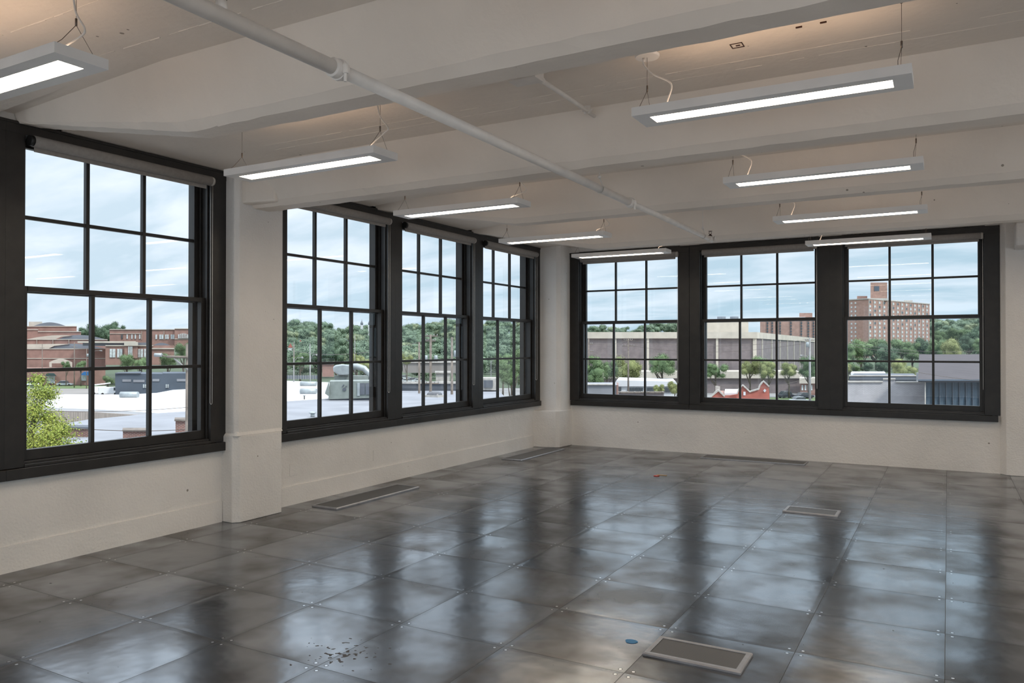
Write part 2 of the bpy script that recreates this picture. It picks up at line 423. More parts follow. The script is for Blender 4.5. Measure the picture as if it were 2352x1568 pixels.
    # panel edges curl down a little
    cu = N('ShaderNodeMapRange'); cu.interpolation_type = 'SMOOTHSTEP'; cu.inputs[1].default_value = 0; cu.inputs[2].default_value = .05; cu.inputs[3].default_value = -.0004; cu.inputs[4].default_value = 0
    lk(t, seam, cu.inputs[0]); hb = math_('ADD', hb, cu.outputs[0])
    bp = N('ShaderNodeBump'); bp.inputs['Strength'].default_value = 1; bp.inputs['Distance'].default_value = 1.0
    lk(t, hb, bp.inputs['Height']); lk(t, bp.outputs[0], b.inputs['Normal'])
    return m
M_FLOOR = floor_mat()

# ------------------------------------------------------------------ room shell
XL, YR = -5.18, 10.31            # inner faces of the left and far walls
XE, YB = 6.0, -3.2               # room continues behind and beside the camera
SLAB = 2.91
struct(MB().box(XL - .3, XE + .3, YB - .3, YR + .3, -.25, 0).build('floor', M_FLOOR), 'dark glossy sheet metal floor in screwed square panels')

# window bays, as centre along the wall
LW = [-1.55, .13, 1.81 + .028, 3.518]; LW = [0.158, 1.838, 3.518]
LW2 = [5.782, 7.462, 9.142]
RW = [-3.93, -2.155, -.385]

def wall_panel(mb, axis, pos, thick, a0, a1, z0, z1, holes):
    """wall along an axis with rectangular holes (u0,u1,v0,v1)"""
    us = sorted({a0, a1} | {h[0] for h in holes} | {h[1] for h in holes})
    for i in range(len(us) - 1):
        u0, u1 = us[i], us[i + 1]; um = (u0 + u1) / 2
        hs = [h for h in holes if h[0] < um < h[1]]
        segs = [(z0, hs[0][2]), (hs[0][3], z1)] if hs else [(z0, z1)]
        for c0, c1 in segs:
            if axis == 'Y': mb.box(pos, pos + thick, u0, u1, c0, c1)
            else: mb.box(u0, u1, pos, pos + thick, c0, c1)
# left wall: panels are set back between pilasters
mb = MB()
wall_panel(mb, 'Y', XL, -.24, YB, YR + .24, 0, SLAB + .12, [(LW[0] - .80, LW[2] + .80, .64, 2.83), (LW2[0] - .80, LW2[2] + .80, .64, 2.83)])
wl = struct(mb.build('wall_left', M_WALL), 'rough white painted wall under the left windows')
# a slightly proud curb along the foot of the wall
mb = MB(); mb.box(XL, XL + .012, -2, 4.36, 0, .17); mb.box(XL, XL + .012, 4.88, 9.8, 0, .17)
mb.build('foot_ledge', M_WALL, wl)
# pilaster between the two window groups: shaft and thicker plinth with chamfered left edge
mb = MB()
def cham(x0, x1, y0, y1, z0, z1, c):
    mb.prism([(x0, y0), (x1 - c, y0), (x1, y0 + c), (x1, y1 - c * .4), (x1 - c * .4, y1), (x0, y1)], z0, z1)
cham(XL - .02, -5.035, 4.385, 4.895, .72, SLAB + .05, .03)
cham(XL - .02, -5.015, 4.365, 4.875, 0, .70, .045)
mb.hexa([(XL, 4.365, .70), (-5.015, 4.365, .70), (-5.015, 4.875, .70), (XL, 4.875, .70)], [(XL, 4.40, .735), (-5.04, 4.40, .735), (-5.04, 4.88, .735), (XL, 4.88, .735)])
mb.build('pilaster', M_WALL, wl, bevel=.006)
# far wall
mb = MB()
wall_panel(mb, 'X', YR, .24, XL - .24, XE, 0, SLAB + .12, [(RW[0] - .82, RW[2] + .82, .62, 2.78)])
wr = struct(mb.build('wall_far', M_WALL), 'white painted wall under the far windows')
mb = MB()
mb.prism([(.505, YR + .02), (.505, YR), (.56, 10.215), (XE, 10.215), (XE, YR + .02)], 0, SLAB + .05)
mb.build('pilaster', M_WALL, wr, bevel=.006)
mb = MB()
def plate(px, py, wall):
    r = ray(px, py)
    if wall == 'far':
        q = (YR) / r[1]; x, z = r[0] * q, EYE + r[2] * q; mb.box(x - .035, x + .035, YR - .0035, YR + .01, z - .055, z + .055)
    else:
        q = XL / r[0]; y, z = r[1] * q, EYE + r[2] * q; mb.box(XL - .01, XL + .0035, y - .035, y + .035, z - .055, z + .055)
plate(1527, 986, 'far'); mb.build('cover_plate', M_WALL, wr); mb = MB(); plate(1976, 1010, 'far'); mb.build('cover_plate', M_WALL, wr)
mb = MB(); plate(672, 1078, 'l'); mb.build('cover_plate', M_WALL, wl); mb = MB(); plate(862, 1045, 'l'); mb.build('cover_plate', M_WALL, wl)
# corner column
mb = MB()
mb.prism([(XL - .02, 10.0), (-4.90, 10.0), (-4.84, 10.03), (-4.82, 10.09), (-4.82, YR + .02), (XL - .02, YR + .02)], .5, SLAB + .05)
mb.prism([(XL - .02, 9.83), (-4.86, 9.90), (-4.815, 9.94), (-4.79, YR + .02), (XL - .02, YR + .02)], 0, .52)
struct(mb.build('wall_corner', M_WALL, bevel=.008), 'white painted square corner column')
# corbel at the right edge of the view
mb = MB()
mb.sweep([(.64, 10.22, 2.76), (.64, 9.86, 2.76), (.64, 9.86, 2.60), (.64, 9.92, 2.52), (.64, 10.22, 2.50)], (.7, 0, 0))
struct(mb.build('trim_1', M_WALL, bevel=.015), 'white painted corbel high on the right pier')
# walls behind and beside the camera (with tall windows open to the sky)
mb = MB()
wall_panel(mb, 'X', YB, -.24, XL - .24, XE + .24, 0, SLAB + .12, [(-5.0, -2.3, .1, 2.9), (-2.1, 1.9, .1, 2.9), (2.1, 5.8, .1, 2.9)])
struct(mb.build('wall_back', M_WALL))
mb = MB()
wall_panel(mb, 'Y', XE, .24, YB, YR + .24, 0, SLAB + .12, [(-2.9, .6, .2, 2.88), (.9, 4.4, .2, 2.88), (4.9, 8.4, .2, 2.88)])
struct(mb.build('wall_right', M_WALL))

# unseen pale roofs added beside and behind the room, bouncing daylight onto the ceiling
M_BOUNCE = mat('pale_bounce_roof', (.66, .65, .63), .8, 0, .06, .3)
struct(MB().box(-14, 26, -26, YB - .3, -2.2, -1.9).build('bounce_roof', M_BOUNCE), 'added pale flat roof bouncing daylight in from behind the room')
struct(MB().box(XE + .3, 26, YB - .3, 22, -2.2, -1.9).build('bounce_roof', M_BOUNCE), 'added pale flat roof bouncing daylight in from beside the room')
# ceiling slab with board marks
mb = MB(); mb.box(XL - .3, XE + .3, YB - .3, YR + .3, SLAB, SLAB + .3)
def yslab(px, py): r = ray(px, py); return r[1] / r[2] * (SLAB - EYE)
ridges = [2.02, yslab(370, 85), 4.08, 4.20, 5.55, 5.9, 7.3, 7.75, 9.1, .2, -1.2]
for yy in ridges:
    n = 160; x = XL
    for i in range(n):
        x1 = x + (XE - XL) / n; hgt = random.uniform(.001, .0035); j = random.uniform(-.002, .002)
        if random.random() > .12:
            mb.hexa([(x, yy - .0025 + j, SLAB - hgt), (x1, yy - .0025 + j, SLAB - hgt), (x1, yy + .002 + j, SLAB - hgt), (x, yy + .002 + j, SLAB - hgt)],
                    [(x, yy - .005, SLAB + .002), (x1, yy - .005, SLAB + .002), (x1, yy + .005, SLAB + .002), (x, yy + .005, SLAB + .002)])
        x = x1
ceil = struct(mb.build('ceiling', M_CEIL), 'white painted concrete ceiling between ribs')
# sloped pan ends against the left wall
mb = MB()
for y0, y1 in [(-.6, .75), (1.2, 2.6), (3.04, 4.4), (4.87, 6.2), (6.6, 8.05), (8.45, YR)]:
    mb.add([(-4.35, y0, SLAB + .001), (-4.35, y1, SLAB + .001), (XL, y1, SLAB - .045), (XL, y0, SLAB - .045), (XL, y0, SLAB + .01), (XL, y1, SLAB + .01)],
           [(0, 3, 2, 1), (0, 1, 5, 4), (0, 4, 3), (1, 2, 5)])
mb.build('pan_end', M_CEIL, ceil)
# ribs: tapered concrete joists running along X; those over a window rise to clear its head
def rib(c, zb, end_rise=True, hw=.065, endz=2.855):
    mb = MB(); xs = list(np.arange(XL + .005, -3.3, .055)) + list(np.arange(-3.3, XE, .11)) + [XE]
    rows = []
    ph = random.uniform(0, 9)
    for x in xs:
        z = zb
        if end_rise and x < -3.53: z = zb + (endz - zb) * (-3.53 - x) / (-3.53 - XL)
        z = min(z, SLAB - .045)
        k = (SLAB - z) / (SLAB - zb)
        j = lambda a: random.uniform(-a, a)
        wob = .0015 * math.sin(x * .8 + ph)
        ins = .045 * k
        pr = [(c - .06 - .16 * k, SLAB + .01), (c - hw - ins + j(.002), z + ins + j(.003) + wob), (c - hw - .004 + j(.004), z + j(.0025)),
              (c + hw + .004 + j(.003), z + j(.002)), (c + hw + ins, z + ins + wob), (c + .06 + .16 * k, SLAB + .01)]
        rows.append([(x, p[0], p[1]) for p in pr])
    vs = [p for r in rows for p in r]; m = 6
    fs = [(i * m + k, i * m + k + 1, (i + 1) * m + k + 1, (i + 1) * m + k) for i in range(len(rows) - 1) for k in range(m - 1)]
    fs += [tuple(range(m - 1, -1, -1)), tuple((len(rows) - 1) * m + k for k in range(m))]
    mb.add(vs, fs)
    return mb.build('beam', M_CEIL, ceil)
rib(-2.65, 2.57); rib(-.83, 2.57); rib(1.0, 2.57)
rib(2.82, 2.57)
rib(4.645, 2.575, False, .075)
rib(6.39, 2.576, True, .07); rib(8.25, 2.553, True, .07)
# swollen joist end on the pilaster
mb = MB()
mb.prism([(-4.72, 4.50), (-4.99, 4.44), (-5.06, 4.44), (-5.06, 4.86), (-4.99, 4.86), (-4.72, 4.77)], 2.60, SLAB)
mb.build('beam_end', M_CEIL, ceil, bevel=.02)

# ------------------------------------------------------------------ windows
def window(n, base, dirn, c, zs, outL, outR, label):
    """dirn 'L': wall x=base, u along Y, outward -X;  'R': wall y=base, u along X, outward +Y. zs heights"""
    gb, lm, mr0, mr1, um, ut, top, ctop = zs   # glass bottom, low muntin, rail bottom/top, up muntin, up glass top, opening top, casing top
    H = .72 if dirn == 'L' else .745
    mbs = {}
    def B(key, u0, u1, w0, w1, z0, z1):
        m = mbs.setdefault(key, MB())
        if dirn == 'L': m.box(base - w0, base - w1, u0, u1, z0, z1)
        else: m.box(u0, u1, base + w0, base + w1, z0, z1)
    def G(key, u0, u1, w0, z0, z1):
        q = [(u0, z0), (u1, z0), (u1, z1), (u0, z1)]
        mbs.setdefault(key, MB()).add([(base - w0, u, z) if dirn == 'L' else (u, base + w0, z) for u, z in q], [(0, 1, 2, 3)])
    # casing boards (half mullions meet at a fine groove)
    B('frame', c - H - outL, c - H, -.02, .02, .655, ctop - .02)
    B('frame', c + H, c + H + outR, -.02, .02, .655, ctop - .02)
    B('frame', c - H - outL, c + H + outR, -.022, .02, top, ctop)
    B('frame', c - H - outL, c + H + outR, -.030, .0, ctop - .018, ctop)
    # backing behind the grooves, jambs, head
    B('frame', c - H - outL - .006, c - H - .0, .008, .24, .60, top + .05)
    B('frame', c + H, c + H + outR + .006, .008, .24, .60, top + .05)
    B('frame', c - H - .01, c + H + .01, .0, .24, top, top + .1)
    # stops and outer blind frame
    for s in (-1, 1):
        a, b_ = (c - H, c - H + .012) if s < 0 else (c + H - .012, c + H)
        B('frame', a, b_, .012, .034, .66, top)          # inner stop
        a, b_ = (c - H, c - H + .018) if s < 0 else (c + H - .018, c + H)
        B('frame', a, b_, .087, .105, .66, top)
        a, b_ = (c - H, c - H + .035) if s < 0 else (c + H - .035, c + H)
        B('frame', a, b_, .157, .21, .66, top)
    # sill: inner ledge and projecting apron
    B('sill', c - H - .0, c + H + .0, -.006, .24, .60, .688)
    B('sill', c - H - outL + (.0 if outL < .145 else .02), c + H + outR - (.0 if outR < .145 else .02), -.045, .0, .583, .652)
    B('sill', c - H, c + H, -.028, .0, .652, .672)
    # lower sash
    w0, w1 = .038, .082
    st = .047; g0, g1 = c - H + st, c + H - st
    B('lower_sash', c - H + .003, g0, w0, w1, .69, mr1 - .004); B('lower_sash', g1, c + H - .003, w0, w1, .69, mr1 - .004)
    B('lower_sash', g0, g1, w0, w1, .69, gb); B('lower_sash', g0, g1, w0 - .004, w1, mr0, mr1 - .004)
    gw = (g1 - g0) / 3
    for k in (1, 2): B('lower_sash', g0 + gw * k - .013, g0 + gw * k + .013, w0 + .004, w1 - .006, gb, mr0)
    B('lower_sash', g0, g1, w0 + .006, w1 - .008, lm - .012, lm + .012)
    G('lower_glass', g0, g1, .062, gb, mr0)
    # upper sash
    w0, w1 = .109, .153
    st = .058; h0, h1 = c - H + st, c + H - st
    B('upper_sash', c - H + .003, h0, w0, w1, mr0 - .006, top); B('upper_sash', h1, c + H - .003, w0, w1, mr0 - .006, top)
    B('upper_sash', h0, h1, w0 - .02, w1, mr0 - .006, mr1); B('upper_sash', h0, h1, w0, w1, ut, top)
    gw = (h1 - h0) / 3
    for k in (1, 2): B('upper_sash', h0 + gw * k - .013, h0 + gw * k + .013, w0 + .004, w1 - .006, mr1, ut)
    B('upper_sash', h0, h1, w0 + .006, w1 - .008, um - .012, um + .012)
    G('upper_glass', h0, h1, .132, mr1, ut)
    root = struct(mbs['frame'].build('window_%d' % n, M_TRIM, bevel=.0015), label)
    mbs['sill'].build('window_sill', M_TRIM, root, bevel=.003)
    lo = mbs['lower_sash'].build('lower_sash', M_TRIM, root, bevel=.002)
    up = mbs['upper_sash'].build('upper_sash', M_TRIM, root, bevel=.002)
    mbs['lower_glass'].build('glass', M_GLASS, lo); mbs['upper_glass'].build('glass', M_GLASS, up)
    return root
ZL = (.757, 1.272, 1.787, 1.825, 2.28, 2.735, 2.785, 2.862)
ZR = (.752, 1.255, 1.765, 1.805, 2.245, 2.672, 2.712, 2.80)
mu = .12
window(3, XL, 'L', LW[2], ZL, mu, .15, 'large dark framed sash window at the left, in front of the pilaster')
window(2, XL, 'L', LW[1], ZL, mu, mu, None)
window(1, XL, 'L', LW[0], ZL, .15, mu, None)
window(4, XL, 'L', LW2[0], ZL, .15, mu, 'dark sash window just right of the pilaster')
window(5, XL, 'L', LW2[1], ZL, mu, mu, 'middle dark sash window of the left wall beyond the pilaster')
window(6, XL, 'L', LW2[2], ZL, mu, .15, 'dark sash window on the left wall beside the corner column')
window(7, YR, 'R', RW[0], ZR, .146, .14, 'dark sash window on the far wall beside the corner column')
window(8, YR, 'R', RW[1], ZR, .14, .14, 'middle dark sash window of the far wall')
window(9, YR, 'R', RW[2], ZR, .14, .15, 'rightmost dark sash window of the far wall, showing the brick tower')

# ------------------------------------------------------------------ roller blinds (rolled up) with bead chains
def blind(dirn, base, c, zc, chain_z, label):
    hw = .715 if dirn == 'L' else .735
    loc = (base + .01, c, zc) if dirn == 'L' else (c, base - .01, zc)
    rz = -PI / 2 if dirn == 'L' else PI          # local +X runs along the wall, local +Y into the room
    # left wall: want local x -> world +Y, local y -> world +X ; far wall: local x -> world +X, local y -> -Y
    t = thing('roller_blind', label, 'roller blind', loc, 0, 'rolled-up grey roller blinds at the window heads')
    def P(u, r, z):      # r = into the room
        return (r, u, z) if dirn == 'L' else (u, -r, z)
    rad = .037
    mb = MB(); mb.tube([P(-hw + .03, .03, 0), P(hw - .02, .03, 0)], rad, 20); mb.build('fabric_roll', M_FABRIC, t)
    mb = MB()
    mb.sweep([P(-hw + .05, .002, -.030), P(-hw + .05, .010, -.030), P(-hw + .05, .010, -.062), P(-hw + .05, .002, -.062)], Vector(P(hw * 2 - .09, 0, 0)))
    mb.build('hem_bar', M_FABRIC, t, bevel=.002)
    mb = MB(); mb.tube([P(-hw + .004, .03, 0), P(-hw + .03, .03, 0)], .034, 16); mb.build('bracket', M_BLACK, t)
    mb = MB(); mb.tube([P(hw - .02, .03, 0), P(hw + .002, .03, 0)], [.038, .034], 20); mb.build('end_cap', M_FABW, t)
    if chain_z:
        zb = chain_z - zc; pts = []
        for k in range(15):
            pts.append(P(hw - .004, .014 + .0 * k, -.02 + (zb + .03 + .02) * k / 14))
        for k in range(1, 8):
            a = PI * k / 8; pts.append(P(hw - .004, .026 - .012 * math.cos(a), zb + .03 - .014 * math.sin(a)))
        for k in range(15):
            pts.append(P(hw - .004, .038, zb + .03 - (zb + .03 + .02) * k / 14))
        mb = MB(); mb.tube(pts, .0019, 6); mb.build('bead_chain', M_CHAIN, t)
    return t
def chz_left(px, py): r = ray(px, py); tt = (XL + .03) / r[0]; return EYE + r[2] * tt
def chz_far(px, py): r = ray(px, py); tt = (YR - .03) / r[1]; return EYE + r[2] * tt
ZBL, ZBR = 2.752, 2.690
blind('L', XL, LW[2], ZBL, chz_left(480, 933), 'grey blind rolled up above the large window at the left')
blind('L', XL, LW2[0], ZBL, chz_left(889, 905), 'grey blind rolled up above the window right of the pilaster')
blind('L', XL, LW2[1], ZBL, chz_left(1085, 887), 'grey blind rolled up above the middle window of the left wall')
blind('L', XL, LW2[2], ZBL, chz_left(1228, 875), 'grey blind rolled up above the window left of the corner column')
blind('R', YR, RW[0], ZBR, .92, 'grey blind half hidden by a hanging light, right of the corner column')
blind('R', YR, RW[1], ZBR, chz_far(1877, 896), 'grey blind rolled up above the middle far window')
blind('R', YR, RW[2], ZBR, chz_far(2261, 898), 'grey blind rolled up above the rightmost far window')

# ------------------------------------------------------------------ hanging lights
def pendant(x0, y0, canopy_side, label, z0=2.552, L=1.22, Wd=.22, cord_style=0, seed=0):
    """x0,y0 = corner of the housing; canopy at 'L' or 'R' end"""
    t = thing('pendant_light', label, 'hanging light', (x0 + L / 2, y0 + Wd / 2, z0), 0, 'linear office lights hung in two rows from the ceiling')
    h = .042; hx, hy = L / 2, Wd / 2; ax, ay = hx - .075, .052
    mb = MB()
    # bottom plate with an aperture, side walls, top plate with slot
    for a0, a1, b0, b1 in ((-hx, hx, -hy, -ay), (-hx, hx, ay, hy), (-hx, -ax, -ay, ay), (ax, hx, -ay, ay)):
        mb.box(a0, a1, b0, b1, 0, .004)
    mb.box(-hx, hx, -hy, -hy + .004, .004, h); mb.box(-hx, hx, hy - .004, hy, .004, h)
    mb.box(-hx, -hx + .02, -hy + .004, hy - .004, .004, h); mb.box(hx - .02, hx, -hy + .004, hy - .004, .004, h)
    mb.box(-hx + .02, hx - .02, -hy + .004, -.06, h - .004, h); mb.box(-hx + .02, hx - .02, .06, hy - .004, h - .004, h)
    mb.box(-hx + .02, -ax, -.06, .06, h - .004, h); mb.box(ax, hx - .02, -.06, .06, h - .004, h)
    for s in (-1, 1): mb.box(-ax, ax, s * ay, s * (ay + .003), .004, .02)   # inner lips of the aperture
    mb.box(-ax, -ax - .003, -ay, ay, .004, .02); mb.box(ax, ax + .003, -ay, ay, .004, .02)
    mb.build('housing', M_WHITE, t)
    mb = MB(); mb.add([(-ax, -ay, .014), (ax, -ay, .014), (ax, ay, .014), (-ax, ay, .014)], [(3, 2, 1, 0)]); 
    mb.build('diffuser', E_DOWN, t)
    mb = MB(); mb.add([(-ax, -.058, h - .008), (ax, -.058, h - .008), (ax, .058, h - .008), (-ax, .058, h - .008)], [(0, 1, 2, 3)])
    mb.build('uplight_lens', E_UP, t)
    zt = SLAB - z0
    rnd = random.Random(seed)
    for s in (-1, 1):
        cx = s * (hx - .012 - .03)
        gz = h + rnd.uniform(.095, .115)
        mb = MB()
        mb.tube([(cx, 0, zt), (cx, 0, gz)], .0011, 5)
        mb.tube([(cx, 0, gz), (cx - .012, -hy * .45, h + (gz - h) * .35), (cx - .01, -hy + .02, h)], .0014, 5)
        mb.tube([(cx, 0, gz), (cx - .01, hy - .02, h)], .0011, 5)
        cb_ = mb.build('suspension_cable', M_CABLE, t)
        MB().tube([(cx, 0, gz - .004), (cx, 0, gz + .026)], .0045, 8).build('cable_gripper', M_CABLE, cb_)
        if s != (-1 if canopy_side == 'L' else 1): MB().tube([(cx, 0, zt), (cx, 0, zt - .018)], .005, 8).build('ceiling_ferrule', M_CABLE, cb_)
    s = -1 if canopy_side == 'L' else 1
    cx = s * (hx - .042)
    mb = MB(); mb.tube([(cx, 0, zt - .030), (cx, 0, zt - .034), (cx, 0, zt - .042)], [.062, .062, .058], 28, smooth=False)
    mb.tube([(cx, 0, zt), (cx, 0, zt - .03)], .05, 8, smooth=False); mb.build('canopy', M_WHITE, t)
    # power cord
    a = Vector((cx - .018, 0, zt - .042)); ex = cx - s * .09 if s < 0 else cx - .07
    b_ = Vector((ex, -.01, h))
    if s < 0: mid = [a + Vector((.0, 0, -.03)), a + Vector((.05, -.005, -.09)), b_ + Vector((.035, 0, .12)), b_ + Vector((.02, 0, .045))]
    else: mid = [a + Vector((0, 0, -.05)), a + Vector((.02, 0, -.12)), a + Vector((.075, 0, -.19)), a + Vector((.05, 0, -.215)), b_ + Vector((.0, 0, .03))]
    ctrl = [a] + mid + [b_]
    pts = []
    for i in range(len(ctrl) - 1):                # Catmull-Rom
        p0 = ctrl[max(i - 1, 0)]; p1 = ctrl[i]; p2 = ctrl[i + 1]; p3 = ctrl[min(i + 2, len(ctrl) - 1)]
        for k in range(6):
            q = k / 6; pts.append(.5 * ((2 * p1) + (p2 - p0) * q + (2 * p0 - 5 * p1 + 4 * p2 - p3) * q * q + (3 * p1 - p0 - 3 * p2 + p3) * q ** 3))
    pts.append(ctrl[-1])
    mb = MB(); mb.tube(pts, .0042, 8); mb.tube([a + Vector((0, 0, .0)), a + Vector((0, 0, -.02))], .007, 8); mb.build('power_cord', M_CORD, t)
    return t
pend = [(-4.20, 1.72, 'R', 'hanging light cut off by the left edge, nearest of the left row'),
        (-4.025, 3.40, 'R', 'hanging light with round canopy in front of the pilaster'),
        (-4.142, 5.283, 'R', 'hanging light between the second and third ceiling ribs on the left'),
        (-4.225, 7.21, 'R', 'hanging light in front of the left corner window, second nearest to the far wall'),
        (-4.115, 8.83, 'R', 'small hanging light against the far window beside the corner column'),
        (-1.346, 3.584, 'L', 'largest hanging light at upper right with a curled white cord'),
        (-1.348, 5.36, 'L', 'second hanging light of the right row, below the largest one'),
        (-1.364, 7.18, 'L', 'third hanging light of the right row'),
        (-1.366, 9.0, 'L', 'hanging light against the far windows, farthest of the right row')]
for i, (a, b_, s, lb) in enumerate(pend):
    pendant(a, b_, s, lb, z0=2.552 if i != 1 else 2.515, seed=i)
# the same rows go on behind and beside the camera
k = 20
for a, b_, lb in [(-1.35, 1.76, 'hanging light above the viewpoint, nearest of the middle row'), (1.35, 3.58, 'hanging light of the third row, just outside the frame at upper right'),
                  (1.35, 5.36, 'hanging light of the third row beside the second light of the middle row'), (1.35, 7.18, 'hanging light of the third row, second from the far wall'),
                  (1.35, 9.0, 'hanging light of the third row, nearest to the far wall'), (1.35, 1.76, 'hanging light of the third row, right beside the viewpoint'),
                  (-4.2, -.06, 'hanging light behind the viewpoint by the left wall'), (-1.35, -.06, 'hanging light right behind the viewpoint'),
                  (1.35, -1.9, 'hanging light behind the viewpoint on the right, nearest to the back wall')]:
    k += 1; pendant(a, b_, 'L', lb, seed=k)

# ------------------------------------------------------------------ sprinkler pipe
PX, PZ, PR = -2.055, 2.497, .0265
sp_ = thing('sprinkler_pipe', 'white painted sprinkler pipe running under the ribs to the far wall', 'pipe', (PX, 0, PZ))
MB().tube([(0, 2.27, 0), (0, -2, 0)], .029, 20).build('pipe', M_PIPE, sp_)
MB().tube([(0, 2.20, 0), (0, 5.45, 0)], PR, 20).build('pipe', M_PIPE, sp_)
MB().tube([(0, 5.40, 0), (0, 7.62, 0)], .022, 18).build('pipe', M_PIPE, sp_)
def coupling(y, r, drop=True):
    mb = MB()
    mb.tube([(0, y - .035, 0), (0, y - .03, 0), (0, y + .03, 0), (0, y + .035, 0)], [r * .9, r + .008, r + .008, r * .9], 20)
    mb.tube([(0, y + .0, 0), (0, y + .014, 0)], r + .013, 20)
    if drop:
        mb.tube([(r + .008, y, -.002), (r + .008, y, .012)], .013, 10); mb.tube([(r + .010, y, .0), (r + .010, y, -.022), (r + .010, y, -.024), (r + .010, y, -.055)], [.012, .012, .0065, .0065], 10)
        mb.tube([(-r, y, .012), (r + .012, y, .014)], .009, 8)
    mb.build('coupling', M_PIPE, sp_, bevel=.001)
coupling(2.275, PR + .003); coupling(5.44, PR)
# upright heads
def head(y, big, zt=0):
    mb = MB(); mb.tube([(0, y, .012), (0, y, .052 if big else .03)], [.021, .017] if big else [.014, .013], 16); mb.build('outlet', M_PIPE, sp_)
    z = .052 if big else .03
    mb = MB(); mb.tube([(0, y, z), (0, y, z + .006), (0, y, z + .012)], [.019, .02, .014], 6)
    mb.tube([(0, y, z + .01), (0, y, z + .022)], .008, 10)
    for s in (-1, 1): mb.tube([(s * .006, y, z + .014), (s * .013, y, z + .026), (s * .011, y, z + .04), (0, y, z + .05)], .0022, 6)
    mb.tube([(0, y, z + .048), (0, y, z + .05)], [.018, .021], 16)
    mb.build('sprinkler_head', M_BRONZE, sp_)
head(1.725, True); head(7.67, False)
# end tee with side outlet
mb = MB(); mb.tube([(0, 7.60, 0), (0, 7.64, 0), (0, 7.71, 0), (0, 7.72, 0)], [.024, .03, .03, .02], 18)
mb.tube([(-.03, 7.67, 0), (.045, 7.67, 0)], .022, 16); mb.tube([(.045, 7.67, 0), (.052, 7.67, 0)], .03, 16); mb.tube([(.05, 7.67, 0), (.056, 7.67, -.035)], .006, 8)
mb.build('end_tee', M_PIPE, sp_)
# hangers
for y, r_ in ((4.86, PR), (7.40, .022)):
    mb = MB(); zt = (SLAB if y > 7 else 2.85) - PZ
    mb.tube([(0, y, r_ + .05), (0, y, zt)], .003, 6)
    mb.tube([(0, y, r_ + .045), (0, y, r_ + .06)], .012, 8)
    mb.tube([(math.sin(a) * (r_ + .004), y, -math.cos(a) * (r_ + .004)) for a in [2 * PI * q / 20 for q in range(-7, 8)]] + [(-.004, y, r_ + .05)], .0028, 6)
    mb.tube([(math.sin(a) * (r_ + .004), y, -math.cos(a) * (r_ + .004)) for a in [2 * PI * q / 20 for q in range(0, 8)]] + [(.004, y, r_ + .05)], .0028, 6)
    mb.build('hanger', M_PIPE, sp_)

# small conduit and junction box behind the big rib
cj = thing('conduit', 'white conduit from a junction box into the next ceiling rib', 'conduit', (-1.915, 3.72, 2.868))
MB().tube([(0, 0, 0), (0.005, .40, -.004), (0, .76, -.006)], .0125, 12).build('tube', M_PIPE, cj)
mb = MB(); mb.box(-.13, .035, -.13, -.03, -.028, .042); mb.tube([(-.02, -.035, 0), (-.002, -.002, 0)], .018, 10); mb.tube([(0, -.01, 0), (0, .02, 0)], .019, 12)
mb.build('junction_box', M_PIPE, cj, bevel=.003)
mb = MB(); mb.tube([(-.03, .62, 0), (.03, .62, 0)], .005, 6); mb.box(-.02, .02, .615, .625, -.018, .03); mb.build('clip', M_PIPE, cj)
# loose cable along the rib
wy = thing('ceiling_cable', 'thin loose cable sagging along the rib to the lamp canopy', 'cable', (-1.9, 3.09, 2.87))
pts = [(-.75 + q * .05, .035 * math.sin(q * .45) + .02, .01 + .022 * math.sin(q * .33 + 1)) for q in range(27)]
MB().tube(pts, .004, 6).build('cable', M_PIPE, wy)
# holes and bits of old fixings in the concrete
def on_plane_y(px, py, y): r = ray(px, py); q = y / r[1]; return Vector((r[0] * q, y, EYE + r[2] * q))
for px, py, y, r_ in ((97, 212, 2.655, .012), (646, 369, 4.48, .014), (1369, 262, 4.458, .017)):
    p = on_plane_y(px, py, y); MB().tube([p - Vector((0, .004, 0)), p + Vector((0, .03, 0))], r_, 14).build('hole', M_HOLE, ceil)
p = on_plane_y(1556, 391, 6.27)
mb = MB(); mb.tube([p + Vector((-.015, .02, .02)), p + Vector((-.008, -.02, .01)), p + Vector((.012, -.03, .006)), p + Vector((.025, -.01, -.012))], .006, 6)
mb.box(p.x - .018, p.x + .01, p.y - .02, p.y + .03, p.z + .012, p.z + .022)
tag(mb.build('old_hook', M_BRONZE), 'small dark hook left in the third ceiling rib above the pipe', 'hook')
p = WZ(1693, 104, SLAB)
mb = MB()
for a0, a1, b0, b1 in ((-.03, .03, -.03, -.026), (-.03, .03, .026, .03), (-.03, -.026, -.03, .03), (.026, .03, -.03, .03), (-.006, .014, -.004, .006)):
    mb.box(p.x + a0, p.x + a1, p.y + b0, p.y + b1, SLAB - .003, SLAB + .001)
tag(mb.build('anchor_plate', M_BRONZE), 'small square anchor plate set in the ceiling at upper right', 'anchor plate')
for px, py in ((1835, 61), (1891, 50)):
    p = WZ(px, py, SLAB)
    tag(MB().box(p.x - .014, p.x + .014, p.y - .004, p.y + .004, SLAB - .006, SLAB + .001).build('ceiling_clip', M_BRONZE),
        ('left' if px < 1860 else 'right') + ' of two rusty clips in the ceiling above the largest light', 'clip')

